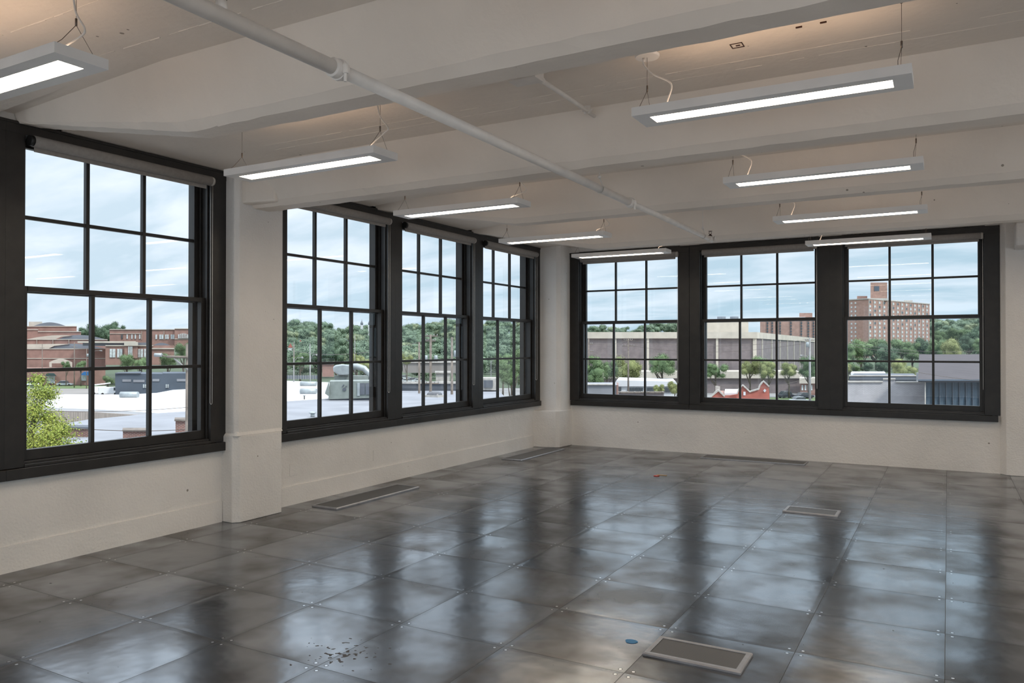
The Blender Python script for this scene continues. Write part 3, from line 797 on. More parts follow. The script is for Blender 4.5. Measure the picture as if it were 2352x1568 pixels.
# ------------------------------------------------------------------ floor grilles
def perf():
    m, t, b = new_mat('perforated_plate')
    g = t.nodes.new('ShaderNodeNewGeometry'); v = t.nodes.new('ShaderNodeTexVoronoi'); v.inputs['Scale'].default_value = 170; v.inputs['Randomness'].default_value = 0
    lk(t, g.outputs['Position'], v.inputs[0])
    lt = t.nodes.new('ShaderNodeMath'); lt.operation = 'LESS_THAN'; lt.inputs[1].default_value = .34; lk(t, v.outputs['Distance'], lt.inputs[0])
    mi = t.nodes.new('ShaderNodeMixRGB'); mi.inputs[1].default_value = (.12, .117, .115, 1); mi.inputs[2].default_value = (.02, .02, .02, 1)
    lk(t, lt.outputs[0], mi.inputs[0]); lk(t, mi.outputs[0], b.inputs['Base Color']); b.inputs['Metallic'].default_value = .35; b.inputs['Roughness'].default_value = .5
    return m
M_PERF = perf()
def grille(x0, x1, y0, y1, fw, h, label):
    cx, cy = (x0 + x1) / 2, (y0 + y1) / 2; a, b_ = (x1 - x0) / 2, (y1 - y0) / 2
    t = thing('floor_grille', label, 'floor vent', (cx, cy, 0), 0, 'grey metal air grilles in the floor')
    mb = MB(); ai, bi = a - fw, b_ - fw
    o = [(-a, -b_), (a, -b_), (a, b_), (-a, b_)]; m_ = [(-a + .006, -b_ + .006), (a - .006, -b_ + .006), (a - .006, b_ - .006), (-a + .006, b_ - .006)]
    i_ = [(-ai, -bi), (ai, -bi), (ai, bi), (-ai, bi)]
    vs = [(x, y, 0) for x, y in o] + [(x, y, h * .6) for x, y in o] + [(x, y, h) for x, y in m_] + [(x, y, h * .92) for x, y in i_] + [(x, y, 0.001) for x, y in i_]
    fs = []
    for L in range(4):
        for q in range(4): fs.append((L * 4 + q, L * 4 + (q + 1) % 4, (L + 1) * 4 + (q + 1) % 4, (L + 1) * 4 + q))
    mb.add(vs, fs); mb.build('frame', M_GREY, t)
    MB().box(-ai + .001, ai - .001, -bi + .001, bi - .001, .001, h * .75).build('perforated_plate', M_PERF, t)
    return t
grille(-4.962, -4.672, 5.17, 6.39, .016, .016, 'long floor grille by the left wall in front of the pilaster')
grille(-4.962, -4.672, 8.54, 9.80, .016, .012, 'long floor grille by the left wall near the corner column')
grille(-2.79, -1.515, 9.89, 10.19, .016, .010, 'long floor grille at the foot of the far wall')
grille(-1.254, -.811, 6.99, 7.243, .026, .014, 'small floor grille in the middle of the room')
grille(-1.235, -.789, 3.425, 3.669, .026, .014, 'small floor grille nearest the viewer at bottom right')
# bits on the floor
p = WZ(1450, 1473, 0)
mb = MB(); mb.prism([(p.x + .03 * math.cos(a) * (1 + .1 * math.sin(3 * a)), p.y + .026 * math.sin(a)) for a in [2 * PI * q / 20 for q in range(20)]], .0005, .002)
tag(mb.build('tape_dot', mat('blue_tape', (.03, .16, .33), .6)), 'round blue tape dot on the floor beside the nearest grille', 'tape')
p = WZ(1513, 1093, 0)
mb = MB(); mb.prism([(p.x - .05, p.y - .03), (p.x - .005, p.y - .045), (p.x + .01, p.y - .005), (p.x - .035, p.y + .01)], .001, .008)
tag(mb.build('tape_scrap', mat('red_tape', (.5, .06, .03), .6)), 'small red scrap of tape on the floor in the middle distance', 'tape')
mb = MB(); mb.prism([(p.x - .04, p.y + .05), (p.x + .07, p.y + .06), (p.x + .07, p.y + .075), (p.x - .04, p.y + .07)], .001, .006)
tag(mb.build('paper_strip', mat('tan_paper', (.5, .33, .16), .7)), 'thin tan strip lying behind the red scrap on the floor', 'scrap')

# ================================================================== the city outside
M_BRK = brick('red_brick', (.30, .135, .105), (.25, .115, .09), (.36, .27, .23))
M_BRKN = brick('orange_red_brick', (.22, .085, .06), (.14, .055, .045), (.34, .29, .26), .21, .072, .010)
M_BRKT = brick('brown_tower_brick', (.36, .205, .16), (.32, .18, .145), (.40, .30, .25), .6, .2, .02)
M_BRKW = brick('white_painted_brick', (.47, .455, .475), (.43, .415, .435), (.34, .33, .345), .22, .075, .010)
M_BEIGE = mat('beige_concrete', (.50, .45, .385), .8, 0, .12, .3)
M_DKPAN = brick('grey_brown_brick', (.20, .165, .165), (.175, .145, .15), (.23, .20, .20), .8, .3, .02)
M_COPE = mat('pale_coping', (.45, .42, .385), .7, 0, .2, 2)
M_ROOFW = mat('white_membrane_roof', (.62, .62, .64), .6, 0, .05, .2)
M_ROOFG = mat('grey_membrane_roof', (.255, .26, .285), .7, 0, .16, .25, .0)
M_BARREL = mat('slate_grey_barrel_roof', (.16, .18, .21), .5, 0, .2, .1)
M_ASPH = mat('pale_paving', (.24, .235, .23), .9, 0, .2, .1)
M_LOT = mat('pale_concrete_lot', (.235, .215, .20), .9, 0, .15, .05)
M_GRASS = mat('grass', (.085, .14, .045), .9, 0, .3, .2, col2=(.12, .155, .06))
M_BLUEG = mat('blue_grey_painted_block', (.085, .105, .135), .8, 0, .15, .3)
M_CORR = stripes('corrugated_metal_wall', (.45, .38, .33), (.27, .22, .19), .25, .35, .6)
M_BOARD = stripes('blue_grey_boards', (.055, .085, .115), (.025, .04, .055), .40, .06, .8, True, 0, .35)
M_SHING = stripes('grey_brown_shingles', (.075, .062, .066), (.05, .041, .044), .14, .18, .9, False, 0, .2)
M_WIN = mat('dark_window_glass', (.06, .07, .08), .15, 0, .3, 1)
M_WINW = mat('pale_window_blind', (.55, .58, .58), .4, 0, .25, 2)
M_METAL = mat('galvanised_metal', (.36, .39, .40), .45, .3, .12, 2)
M_UNIT = mat('grey_green_unit_paint', (.22, .245, .225), .5, 0, .12, 2)
M_POLE = mat('weathered_wood_pole', (.20, .165, .14), .9, 0, .3, 2)
M_POLEM = mat('pale_metal_pole', (.25, .245, .24), .5, .2, .1, 2)
M_RED = mat('salmon_red_stucco', (.40, .115, .085), .8, 0, .12, 1)
M_DKROOF = mat('dark_roof', (.10, .11, .13), .8, 0, .2, .5)
M_AWN = mat('blue_awning', (.03, .16, .42), .7)
M_AWND = mat('dark_green_awning', (.03, .06, .06), .7)
M_CARW = mat('white_car_paint', (.75, .76, .78), .3, 0, .03)
M_CARS = mat('silver_car_paint', (.42, .45, .48), .3, .4, .03)
M_CARD = mat('dark_grey_car_paint', (.05, .055, .07), .25, .3, .03)
M_TYRE = mat('tyre_rubber', (.02, .02, .02), .9)
M_DOME = mat('dark_dome_glazing', (.10, .10, .11), .35, 0, .2)

def leafmat(name, ca, cb_, objvar=.25):
    m, t, b = new_mat(name)
    oi = t.nodes.new('ShaderNodeObjectInfo'); g = t.nodes.new('ShaderNodeNewGeometry')
    n = t.nodes.new('ShaderNodeTexNoise'); n.inputs['Scale'].default_value = .5; n.inputs['Detail'].default_value = 4
    lk(t, g.outputs['Position'], n.inputs[0])
    wn_ = t.nodes.new('ShaderNodeMath'); wn_.operation = 'MULTIPLY_ADD'; wn_.inputs[1].default_value = .55
    lk(t, g.outputs['Random Per Island'], wn_.inputs[0]); 
    nn = t.nodes.new('ShaderNodeMath'); nn.operation = 'MULTIPLY_ADD'; nn.inputs[1].default_value = 1.1; nn.inputs[2].default_value = -.32
    lk(t, n.outputs[0], nn.inputs[0]); lk(t, nn.outputs[0], wn_.inputs[2])
    mi = t.nodes.new('ShaderNodeMixRGB'); mi.inputs[1].default_value = (*ca, 1); mi.inputs[2].default_value = (*cb_, 1)
    wn_.use_clamp = True
    lk(t, wn_.outputs[0], mi.inputs[0])
    mr = t.nodes.new('ShaderNodeMapRange'); mr.inputs[3].default_value = 1 - objvar; mr.inputs[4].default_value = 1 + objvar; lk(t, oi.outputs['Random'], mr.inputs[0])
    hs = t.nodes.new('ShaderNodeHueSaturation'); lk(t, mi.outputs[0], hs.inputs['Color']); lk(t, mr.outputs[0], hs.inputs['Value'])
    lk(t, hs.outputs[0], b.inputs['Base Color']); b.inputs['Roughness'].default_value = .7; b.inputs['Specular IOR Level'].default_value = .2
    b.inputs['Subsurface Weight'].default_value = 0
    return m
L_GREEN = leafmat('green_leaves', (.085, .135, .065), (.17, .24, .11), .18)
L_YEL = leafmat('yellow_green_leaves', (.15, .23, .045), (.40, .40, .08), .05)
L_OLIVE = leafmat('olive_leaves', (.15, .18, .07), (.30, .31, .13), .15)
L_DARK = leafmat('dark_green_leaves', (.055, .09, .055), (.10, .15, .09), .15)
L_FAR = leafmat('far_haze_green_leaves', (.105, .155, .105), (.19, .25, .16), .12)  # both far leaf colours greyed and paled, standing in for distance haze
L_FARO = leafmat('far_haze_olive_leaves', (.16, .20, .12), (.26, .29, .17), .12)
M_BARK = mat('bark', (.11, .09, .07), .9, 0, .3, 3)

def crown_mesh(seed, n, leaf, blobs=9, shape=(1, 1, .8), core=True):
    """crown of unit radius: leaf cards over a cluster of blobs, with leafy inner masses"""
    rnd = random.Random(seed); mb = MB(); bl = []
    for i in range(blobs):
        a = rnd.uniform(0, 2 * PI); r = rnd.uniform(.15, .70); z = rnd.uniform(-.55, .70)
        bl.append((math.cos(a) * r * shape[0], math.sin(a) * r * shape[1], z * shape[2], rnd.uniform(.20, .42)))
    bl.append((0, 0, 0, .55))
    if core:
        random.seed(seed)
        for x, y, z, r in bl: mb.ico((x, y, z), r * .70, 2, .22)
    for i in range(n):
        x, y, z, r = bl[rnd.randrange(len(bl))]
        u = rnd.uniform(-1, 1); a = rnd.uniform(0, 2 * PI); s = math.sqrt(1 - u * u); k = r * (rnd.uniform(.72, 1.08) if rnd.random() < .86 else rnd.uniform(1.05, 1.30))
        d = Vector((s * math.cos(a), s * math.sin(a), u)); p = Vector((x, y, z)) + d * k
        nn = (d + Vector((rnd.uniform(-.7, .7), rnd.uniform(-.7, .7), rnd.uniform(-.3, .9)))).normalized()
        t1 = nn.cross(Vector((rnd.uniform(-1, 1), rnd.uniform(-1, 1), rnd.uniform(-1, 1)))).normalized(); t2 = nn.cross(t1)
        l = leaf * rnd.uniform(.6, 1.25)
        mb.add([p - t1 * l, p - t2 * l * .6, p + t1 * l, p + t2 * l * .6], [(0, 1, 2, 3)])
    return mb
def trunk_mb(h0, h1, r):
    rnd = random.Random(int(h1 * 100)); mb = MB()
    mb.tube([(0, 0, h0), (.03, 0, h0 * .5 + h1 * .5), (0, .02, h1)], [r, r * .75, r * .45], 8)
    for i in range(4):
        a = rnd.uniform(0, 6.28); z = h0 + (h1 - h0) * rnd.uniform(.45, .75)
        mb.tube([(0, 0, z), (math.cos(a) * .25, math.sin(a) * .25, z + .25), (math.cos(a) * .45, math.sin(a) * .45, z + .6)], [r * .5, r * .35, r * .15], 6)
    return mb
PROTO = {}
def tree_proto(kind):
    if kind in PROTO: return PROTO[kind]
    spec = {'round_a': (11, 7000, .030, 13, (1, 1, .8), L_GREEN), 'round_b': (12, 7000, .030, 15, (1, 1, .75), L_GREEN),
            'olive': (13, 7000, .029, 14, (1, 1, .75), L_OLIVE), 'dark': (14, 6500, .032, 13, (1, 1, .85), L_DARK),
            'tall': (15, 6500, .030, 14, (.7, .7, 1.25), L_GREEN), 'yellow': (16, 7000, .029, 14, (1, 1, .8), L_OLIVE),
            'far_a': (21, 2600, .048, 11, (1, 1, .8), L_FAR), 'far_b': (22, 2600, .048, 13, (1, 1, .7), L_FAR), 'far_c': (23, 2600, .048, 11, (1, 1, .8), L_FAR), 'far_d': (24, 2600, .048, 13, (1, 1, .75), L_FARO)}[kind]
    cm = crown_mesh(*spec[:5]).build('crown', spec[5]); tm = None if kind.startswith('far') else trunk_mb(-1.9, -.1, .09).build('trunk', M_BARK)
    PROTO[kind] = (cm, tm); cm['proto'] = 1
    return PROTO[kind]
used_proto = set()
def tree(kind, loc, r, label, group=None, trunk=True, zs=1.0, name='tree', crown_base=None):
    """loc = crown centre; the Empty stands at the foot of the trunk"""
    cm, tm = tree_proto(kind)
    gz = loc[2] - 1.9 * r * zs if crown_base is None else crown_base
    t = thing(name, label, 'tree', (loc[0], loc[1], gz), 0, group)
    rz = random.uniform(0, 6.28)
    def use(o, nm, scl, z):
        if nm + kind in used_proto: c = o.copy(); COL.objects.link(c)
        else: c = o; used_proto.add(nm + kind)
        if 'proto' in c: del c['proto']
        c.parent = t; c.location = (0, 0, z); c.rotation_euler = (0, 0, rz); c.scale = scl
    use(cm, 'crown', (r, r, r * zs), loc[2] - gz)
    if trunk:
        k = (loc[2] - gz) / 1.9
        use(tm, 'trunk', (r, r, k), loc[2] - gz)
    return t

# ---------------------------------------------------------------- ground and hills
def smooth(a, b, x):
    t = max(0, min(1, (x - a) / (b - a))); return t * t * (3 - 2 * t)
def hill_z(px, d):
    amp = 1.0 if 560 < px < 1300 else (.62 if px <= 560 else (.9 if px < 1760 else 1.25))
    if 440 < px <= 560: amp = .62 + .38 * (px - 440) / 120
    wob = .10 * math.sin(px * .013) + .06 * math.sin(px * .037 + 1)
    return GZ + 31 * amp * (1 + wob) * smooth(330, 1150, d)
mb = MB(); cols = list(range(-300, 2800, 50)); ds = [240, 330, 400, 480, 560, 650, 750, 850, 950, 1050, 1150, 1300, 1500, 1900]
vs = []
for px in cols:
    for d in ds:
        q = W(px, 784, d); vs.append((q.x, q.y, hill_z(px, d) - .05 if d > 300 else GZ - .06))
nd = len(ds)
mb.add(vs, [(i * nd + j, (i + 1) * nd + j, (i + 1) * nd + j + 1, i * nd + j + 1) for i in range(len(cols) - 1) for j in range(nd - 1)], True)
M_HILL = mat('wooded_hill_ground', (.06, .085, .045), .95, 0, .3, .02)
struct(mb.build('hills', M_HILL), 'low wooded hills along the horizon')
struct(MB().box(-900, 600, -300, 1200, GZ - 1.2, GZ - .10).build('ground', M_ASPH), 'streets and yards far below the windows')
def ground_patch(name, pxs, m, label, z=GZ):
    pts = [WZ(a, b_, z) for a, b_ in pxs]
    return struct(MB().prism([(p.x, p.y) for p in pts], z - .12, z).build(name, m), label)
ground_patch('parking_lot', [(40, 892), (240, 891), (300, 910), (300, 935), (40, 935)], M_LOT, 'pale empty parking lot seen through the large left window')
ground_patch('lawn', [(100, 885), (240, 885), (240, 891.5), (100, 892)], M_GRASS, 'narrow grass strip behind the parking lot', GZ + .05)
ground_patch('lawn', [(1740, 912), (1900, 912), (1920, 935), (1740, 935)], M_GRASS, 'grass verge under the parked cars at right', GZ + .05)
ground_patch('lawn', [(1955, 851), (2070, 851), (2070, 862), (1955, 862)], M_GRASS, 'bright lawn at the foot of the tall tower', GZ + .05)
ground_patch('lawn', [(640, 858), (930, 858), (930, 864), (640, 864)], M_GRASS, 'grass strip behind the low roofs', GZ + .05)

# ---------------------------------------------------------------- prisms given by their outline at a distance
def FB(mb, x0, x1, yt, yb, d, th):
    p0 = W(x0, yb, d); p1 = W(x1, yb, d); z0 = p0.z; z1 = W(x0, yt, d).z
    r_ = ray((x0 + x1) / 2, 784); f = Vector((r_[0], r_[1], 0)).normalized() * th
    mb.prism([(p0.x, p0.y), (p1.x, p1.y), (p1.x + f.x, p1.y + f.y), (p0.x + f.x, p0.y + f.y)], z0, z1); return mb
def FP(mb, pts, d, th):
    r_ = ray(sum(p[0] for p in pts) / len(pts), 784); f = Vector((r_[0], r_[1], 0)).normalized() * th
    return mb.sweep([W(a, b_, d) for a, b_ in pts], f)
def part(name, m, parent, fn, *a, bevel=0.0):
    mb = MB(); fn(mb, *a); return mb.build(name, m, parent, bevel=bevel)
def top(name, label, cat, px, d, group=None):
    q = W(px, 784, d); return thing(name, label, cat, (q.x, q.y, GZ), 0, group)
def fix(root):          # children were built in world coordinates
    for c in root.children: c.location = -root.location
    return root
def arc(x0, x1, yb, yt, n=14):
    return [(x0 + (x1 - x0) * i / n, yb - (yb - yt) * math.sin(PI * i / n)) for i in range(n + 1)]

# ---- brick school behind the parking lot
sc = top('school_building', 'large red brick school with grey barrel roofs seen through the left window', 'building', 200, 262)
part('wall', M_BRK, sc, FB, 20, 176, 749.5, 782, 300, 25)
part('wall', M_BRK, sc, FB, 20, 87, 757, 792, 292, 8); part('wall', M_BRK, sc, FB, 87, 186, 761.5, 792, 292, 8)
part('coping', M_BEIGE, sc, FB, 20, 176.5, 748.3, 749.9, 299.7, 2); part('coping', M_BEIGE, sc, FB, 20, 87.5, 756, 757.6, 291.7, 2); part('coping', M_BEIGE, sc, FB, 87, 186.5, 760.5, 762.1, 291.7, 2)
part('penthouse', M_BEIGE, sc, FB, 66, 97, 738.5, 749, 312, 8)
part('barrel_roof', M_BARREL, sc, FP, arc(74, 154, 749.5, 740), 305, 20)
part('barrel_roof', M_BARREL, sc, FP, [(130, 780)] + arc(120, 246, 780, 769)[3:], 284, 10)
part('roof_edge', M_BEIGE, sc, FP, [(20, 780), (62, 779), (86, 774), (120, 770), (150, 769.6), (165, 771), (140, 773), (125, 780)], 283.6, 4)
part('wall', M_BRK, sc, FB, 20, 247, 779.5, 802, 280, 14)
part('coping', M_BEIGE, sc, FB, 20, 247, 778.6, 780.2, 279.7, 2)
part('barrel_roof', M_BARREL, sc, FP, [(100, 801)] + arc(90, 243, 801, 789)[2:], 272, 10)
part('roof_edge', M_BEIGE, sc, FP, [(20, 801), (20, 792), (70, 790), (140, 789.4), (160, 790), (125, 794), (110, 801)], 271.6, 4)
part('wall', M_BRK, sc, FB, 20, 243, 801, 845, 268, 14)
for yy in (801, 823): part('coping', M_BEIGE, sc, FB, 20, 243, yy - .8, yy + .8, 267.8, 2)
for x0 in (84, 121, 158): part('downpipe', M_BEIGE, sc, FB, x0, x0 + 1, 779, 790, 279.5, .5)
part('entrance_arch', M_BEIGE, sc, FP, [(113, 843)] + arc(113, 166, 832, 824) + [(166, 843), (160, 843), (160, 834), (119, 834), (119, 843)], 262, 4)
# front range with stair tower
part('wall', M_BRK, sc, FB, 242, 400, 793, 838, 258, 12)
part('clerestory', M_BARREL, sc, FB, 190, 345, 786.5, 794, 262, 8)
part('fascia', M_BEIGE, sc, FB, 178, 312, 783.4, 787.2, 261, 9); part('fascia', M_BEIGE, sc, FB, 242, 352, 792.4, 794.6, 257.6, 3)
part('stair_tower', M_BRK, sc, FB, 286, 316, 787, 822, 256.5, 6); part('tower_cap', M_BEIGE, sc, FB, 285, 317, 785, 794, 256, 7)
for i in range(3):
    for j in range(7): part('window', M_WINW, sc, FB, 294.3 + i * 3.5, 297.2 + i * 3.5, 795.6 + j * 3.2, 798.2 + j * 3.2, 256.2, .5)
for x0, x1 in ((252, 257.5), (258.5, 265), (269, 274.5), (275.5, 281), (316.8, 322), (323, 328.5), (331, 335)): part('window', M_WINW, sc, FB, x0, x1, 801, 820.5, 257.7, .6)
part('barrel_roof', M_BARREL, sc, FP, arc(340, 402, 800, 787), 262, 8); part('fascia', M_BEIGE, sc, FB, 340, 404, 799, 801.5, 257.5, 3)
for x0 in (357, 368): part('window', M_WINW, sc, FB, x0, x0 + 6, 793.5, 799, 261.5, .6)
# tall right range
part('wall', M_BRK, sc, FB, 251.5, 402, 756.5, 795, 300, 16); part('coping', M_BEIGE, sc, FB, 251, 402, 755.6, 757.2, 299.7, 2)
part('wall', M_BRK, sc, FB, 401, 470, 754.6, 800, 297, 16); part('coping', M_BEIGE, sc, FB, 401, 470, 753.8, 755.3, 296.7, 2)
part('string_course', M_BEIGE, sc, FB, 252, 325, 765.7, 766.7, 299.8, 1); part('string_course', M_BEIGE, sc, FB, 401, 470, 777.5, 779, 296.8, 1)
for x0 in (278.5, 290.5, 301.5, 309.5, 319.5): part('window', M_WINW if x0 > 280 else M_WIN, sc, FB, x0, x0 + 3, 768, 778, 299.7, .6)
for x0, x1 in ((357, 361), (366, 370), (371, 375), (379.5, 383), (384, 387.5), (392, 396), (396.6, 400.5)): part('window', M_WINW, sc, FB, x0, x1, 768, 778.5, 299.7, .6)
part('arched_window', M_WINW, sc, FP, [(409, 776.5)] + arc(409, 433, 768, 765.5, 8) + [(433, 776.5)], 296.6, .6)
for x0 in (413, 417, 421, 425, 429): part('window_bar', M_BRK, sc, FB, x0 - .5, x0 + .5, 766, 776.5, 296.4, .3)
for x0 in (325, 376): part('downpipe', M_BEIGE, sc, FB, x0, x0 + 1, 760, 780, 299.6, .4)
# low front wing with shops
part('wall', M_BRK, sc, FB, 20, 242, 845, 884, 256, 10)
fix(sc)
t = top('blue_awning', 'blue entrance awning on the brick wall behind the silver car', 'awning', 192, 254); part('canopy', M_AWN, t, FP, [(184, 861), (193, 853.5), (203, 853.5), (203, 862)], 253.5, 2.0); part('door_panel', M_WINW, t, FB, 185, 200, 862, 874, 255.6, .3); fix(t)
t = top('green_awning', 'dark green awning on the brick wall left of the silver car', 'awning', 115, 254); part('canopy', M_AWND, t, FP, [(102, 863.5), (108, 857), (124, 857), (130, 863.5)], 253.5, 2.0); part('door_panel', M_WINW, t, FB, 107, 126, 864, 880, 255.6, .3); fix(t)

# ---- blue-grey block building
t = top('block_building', 'low blue-grey building behind the white roof', 'building', 350, 190)
part('wall', M_BLUEG, t, FP, [(265, 909), (264.5, 858.5), (322, 856.5), (322, 858), (374, 858.5), (374, 857.3), (432, 857), (450, 857), (450, 909)], 188, 14)
part('coping', M_DKROOF, t, FB, 264, 323, 856, 858, 187.6, 1)
for x0 in (328.5, 380.5): part('window', M_WINW, t, FB, x0, x0 + 7, 882.5, 890.5, 187.8, .3); part('window_bar', M_BLUEG, t, FB, x0 + 3, x0 + 4, 882.5, 890.5, 187.6, .2)
for x0, x1, y0 in ((281, 301, 871), (306, 332, 872), (350, 366, 870), (406, 428, 870)): part('pale_patch', M_ROOFG, t, FB, x0, x1, y0, y0 + 5.5, 187.85, .2)
fix(t)

# ---- near roofs
def roof_poly(pxs, z): return [tuple(WZ(a, b_, z))[:2] for a, b_ in pxs]
t = thing('white_roof_building', 'low warehouse with a bright white roof and corrugated wall', 'building', tuple(WZ(300, 960, GZ)))
MB().prism(roof_poly([(100, 935.5), (217, 939.5), (355, 948), (440, 953), (662, 930), (752, 917), (762, 878), (655, 874), (436, 893), (398, 895), (360, 902), (290, 906), (150, 905), (100, 910)], -5.2), -5.5, -5.2).build('roof', M_ROOFW, t)
MB().prism(roof_poly([(101, 936), (217, 940), (355, 948.5), (440, 953.5), (662, 930.5), (700, 900), (380, 902), (105, 910)], -5.2), GZ, -5.5).build('corrugated_wall', M_CORR, t)
fix(t)
for px0, px1, py0, lb in ((277, 317, 908.5, 'pale round duct lying on the white roof, seen through the large window'), (690, 727, 882, 'farther of two pale ducts on the white roof'), (690, 727, 900, 'nearer of two pale ducts on the white roof')):
    a = WZ(px0, py0 + 4, -5.2) + Vector((0, 0, .35)); b_ = WZ(px1, py0 + 4, -5.2) + Vector((0, 0, .35))
    tag(MB().tube([a, b_], .42, 16).build('roof_duct', M_METAL), lb, 'duct')
t = thing('grey_roof_building', 'near brick building with a broad pale grey roof below the left windows', 'building', tuple(WZ(700, 1000, GZ)))
MB().prism(roof_poly([(140, 1000), (158, 971), (202, 963), (334, 950.5), (430, 944), (650, 922), (760, 914.5), (860, 905), (925, 897), (1145, 897), (1175, 925), (1200, 1000), (700, 1250), (200, 1250)], -4.0), -4.3, -4.0).build('roof', M_ROOFG, t)
MB().prism(roof_poly([(150, 1002), (165, 971), (205, 964), (334, 951.5), (430, 945), (650, 923), (925, 899), (1140, 899), (1170, 927), (1180, 1000), (700, 1200), (210, 1200)], -4.0), GZ, -4.3).build('wall', M_BRKN, t)
part('brick_pier', M_BRKN, t, FB, 120, 203, 984, 1040, 47, 1.4); part('pier_cap', M_DKROOF, t, FB, 119, 204, 981, 984.5, 46.9, 1.6)
part('brick_pier', M_BRKN, t, FB, 282, 345, 990, 1045, 45, 1.2); part('pier_cap', M_POLE, t, FB, 281, 347, 987.2, 990.5, 44.9, 1.4)
part('brick_pier', M_BRKN, t, FB, 403, 470, 966, 1020, 44, 1.2); part('pier_cap', M_POLE, t, FB, 400.5, 471, 963, 967, 43.9, 1.4)
part('parapet', M_DKROOF, t, FB, 923, 1142, 880, 899, 98, .5); part('parapet_cap', M_COPE, t, FB, 922, 1143, 876.5, 881, 97.8, .9)
fix(t)
# rooftop unit
t = top('rooftop_unit', 'big grey-green air handling unit on the roof, right of the pilaster', 'rooftop unit', 800, 80)
part('curb', M_DKROOF, t, FP, [(757, 915), (868, 913), (868, 921), (757, 922)], 80, 3.0)
part('cabinet', M_UNIT, t, FP, [(755, 917), (757, 875.5), (876, 874), (876, 913), (757, 917)], 79.8, 3.2, bevel=.03)
part('intake_hood', M_UNIT, t, FP, [(746.5, 904), (756, 876), (757, 911)], 79.6, 3.0)
part('panel', M_METAL, t, FB, 820.5, 826.5, 879, 909, 79.7, .2)
for x0, x1 in ((827, 838), (839.5, 860)): part('louvre', M_DKROOF, t, FB, x0, x1, 879.5, 906, 79.7, .2)
for x0, y0 in ((786, 886), (790, 890), (794, 886), (788, 883)): part('port', M_DKROOF, t, FB, x0, x0 + 2.5, y0, y0 + 2.2, 79.7, .2)
part('label_plate', M_DKROOF, t, FB, 787.5, 794.5, 891.5, 897, 79.7, .2)
fix(t)
t = top('exhaust_duct', 'large curved metal exhaust duct behind the rooftop unit', 'duct', 800, 92)
mb = MB(); FP(mb, [(766, 853), (764.5, 844), (770, 839), (786, 837), (803, 838.5), (803, 861), (778, 862)], 92, 2.6); mb.build('hood', M_METAL, t, bevel=.12)
MB().tube([W(800, 845, 93), W(818, 841, 93), W(836, 846, 93), W(848, 858, 93), W(852, 874, 93)], [.42, .40, .36, .34, .34], 14).build('elbow', M_METAL, t)
part('stand', M_UNIT, t, FB, 768, 846, 863, 874, 92.5, 2.0)
fix(t)
# skylight dome, roof vent
c = WZ(998, 911, -4.0)
t = thing('skylight', 'small dark domed skylight on the grey roof', 'skylight', tuple(c))
mb = MB(); mb.prism([(-1.0, -.8), (1.0, -.8), (1.0, .8), (-1.0, .8)], -.05, .22); mb.build('curb', M_COPE, t)
mb = MB(); n = 14; vs = []
for j in range(6):
    for i in range(n):
        a = 2 * PI * i / n; e = j / 5 * PI / 2; sq = 1 / max(abs(math.cos(a)), abs(math.sin(a))) ** .6
        vs.append((.85 * math.cos(a) * math.cos(e) * sq, .68 * math.sin(a) * math.cos(e) * sq, .22 + .42 * math.sin(e)))
mb.add(vs, [(j * n + i, j * n + (i + 1) % n, (j + 1) * n + (i + 1) % n, (j + 1) * n + i) for j in range(5) for i in range(n)], True); mb.build('dome', M_DOME, t)
c = WZ(718, 957, -4.0)
t = thing('roof_vent', 'mushroom-shaped roof vent low in the window right of the pilaster', 'roof vent', tuple(c))
MB().tube([(0, 0, 0), (0, 0, .28)], .16, 14).build('neck', M_METAL, t); MB().tube([(0, 0, .26), (0, 0, .30), (0, 0, .38), (0, 0, .42)], [.20, .30, .24, .10], 16).build('cap', M_METAL, t)
c = WZ(699, 917, -4.0)
tag(MB().tube([c, c + Vector((0, 0, .35)), c + Vector((0, 0, .36)), c + Vector((0, 0, .44))], [.06, .06, .12, .12], 10).build('vent_pipe', M_METAL), 'thin vent pipe standing on the roof before the white roof', 'pipe')
# louvred unit and chimney box
t = top('louvred_box', 'pale louvred rooftop box behind the window beside the corner column', 'rooftop unit', 1125, 97); part('box', M_COPE, t, FB, 1107, 1142, 868, 896, 96, 3); part('louvre', M_DKROOF, t, FB, 1111, 1132, 873, 890, 95.8, .3); fix(t)
t = top('chimney', 'square pale chimney behind the grey parapet', 'chimney', 1018, 112); part('stack', M_COPE, t, FB, 1001, 1033, 856, 882, 112, 2); part('cap', M_COPE, t, FB, 999, 1036, 853, 857, 111.7, 2.5); fix(t)
t = top('low_brick_building', 'small red brick building left of the exhaust duct', 'building', 752, 210); part('wall', M_BRK, t, FB, 740, 767, 836, 865, 210, 12); part('roof', M_DKROOF, t, FB, 739, 768, 834.5, 836.5, 209.6, 13); fix(t)
t = top('shed', 'long pale shed behind the utility poles', 'building', 1000, 240); part('wall', M_LOT, t, FB, 925, 1060, 832, 856, 240, 10); part('roof', M_COPE, t, FB, 923, 1062, 829.5, 833, 239.5, 11); fix(t)
t = top('fence', 'dark fence along the street behind the white roof', 'fence', 690, 180); part('panel', M_BARREL, t, FB, 655, 732, 862, 870, 180, .2)
for i in range(14): part('post', M_COPE, t, FB, 657 + i * 5.6, 657.8 + i * 5.6, 861, 871, 179.8, .1)
fix(t)

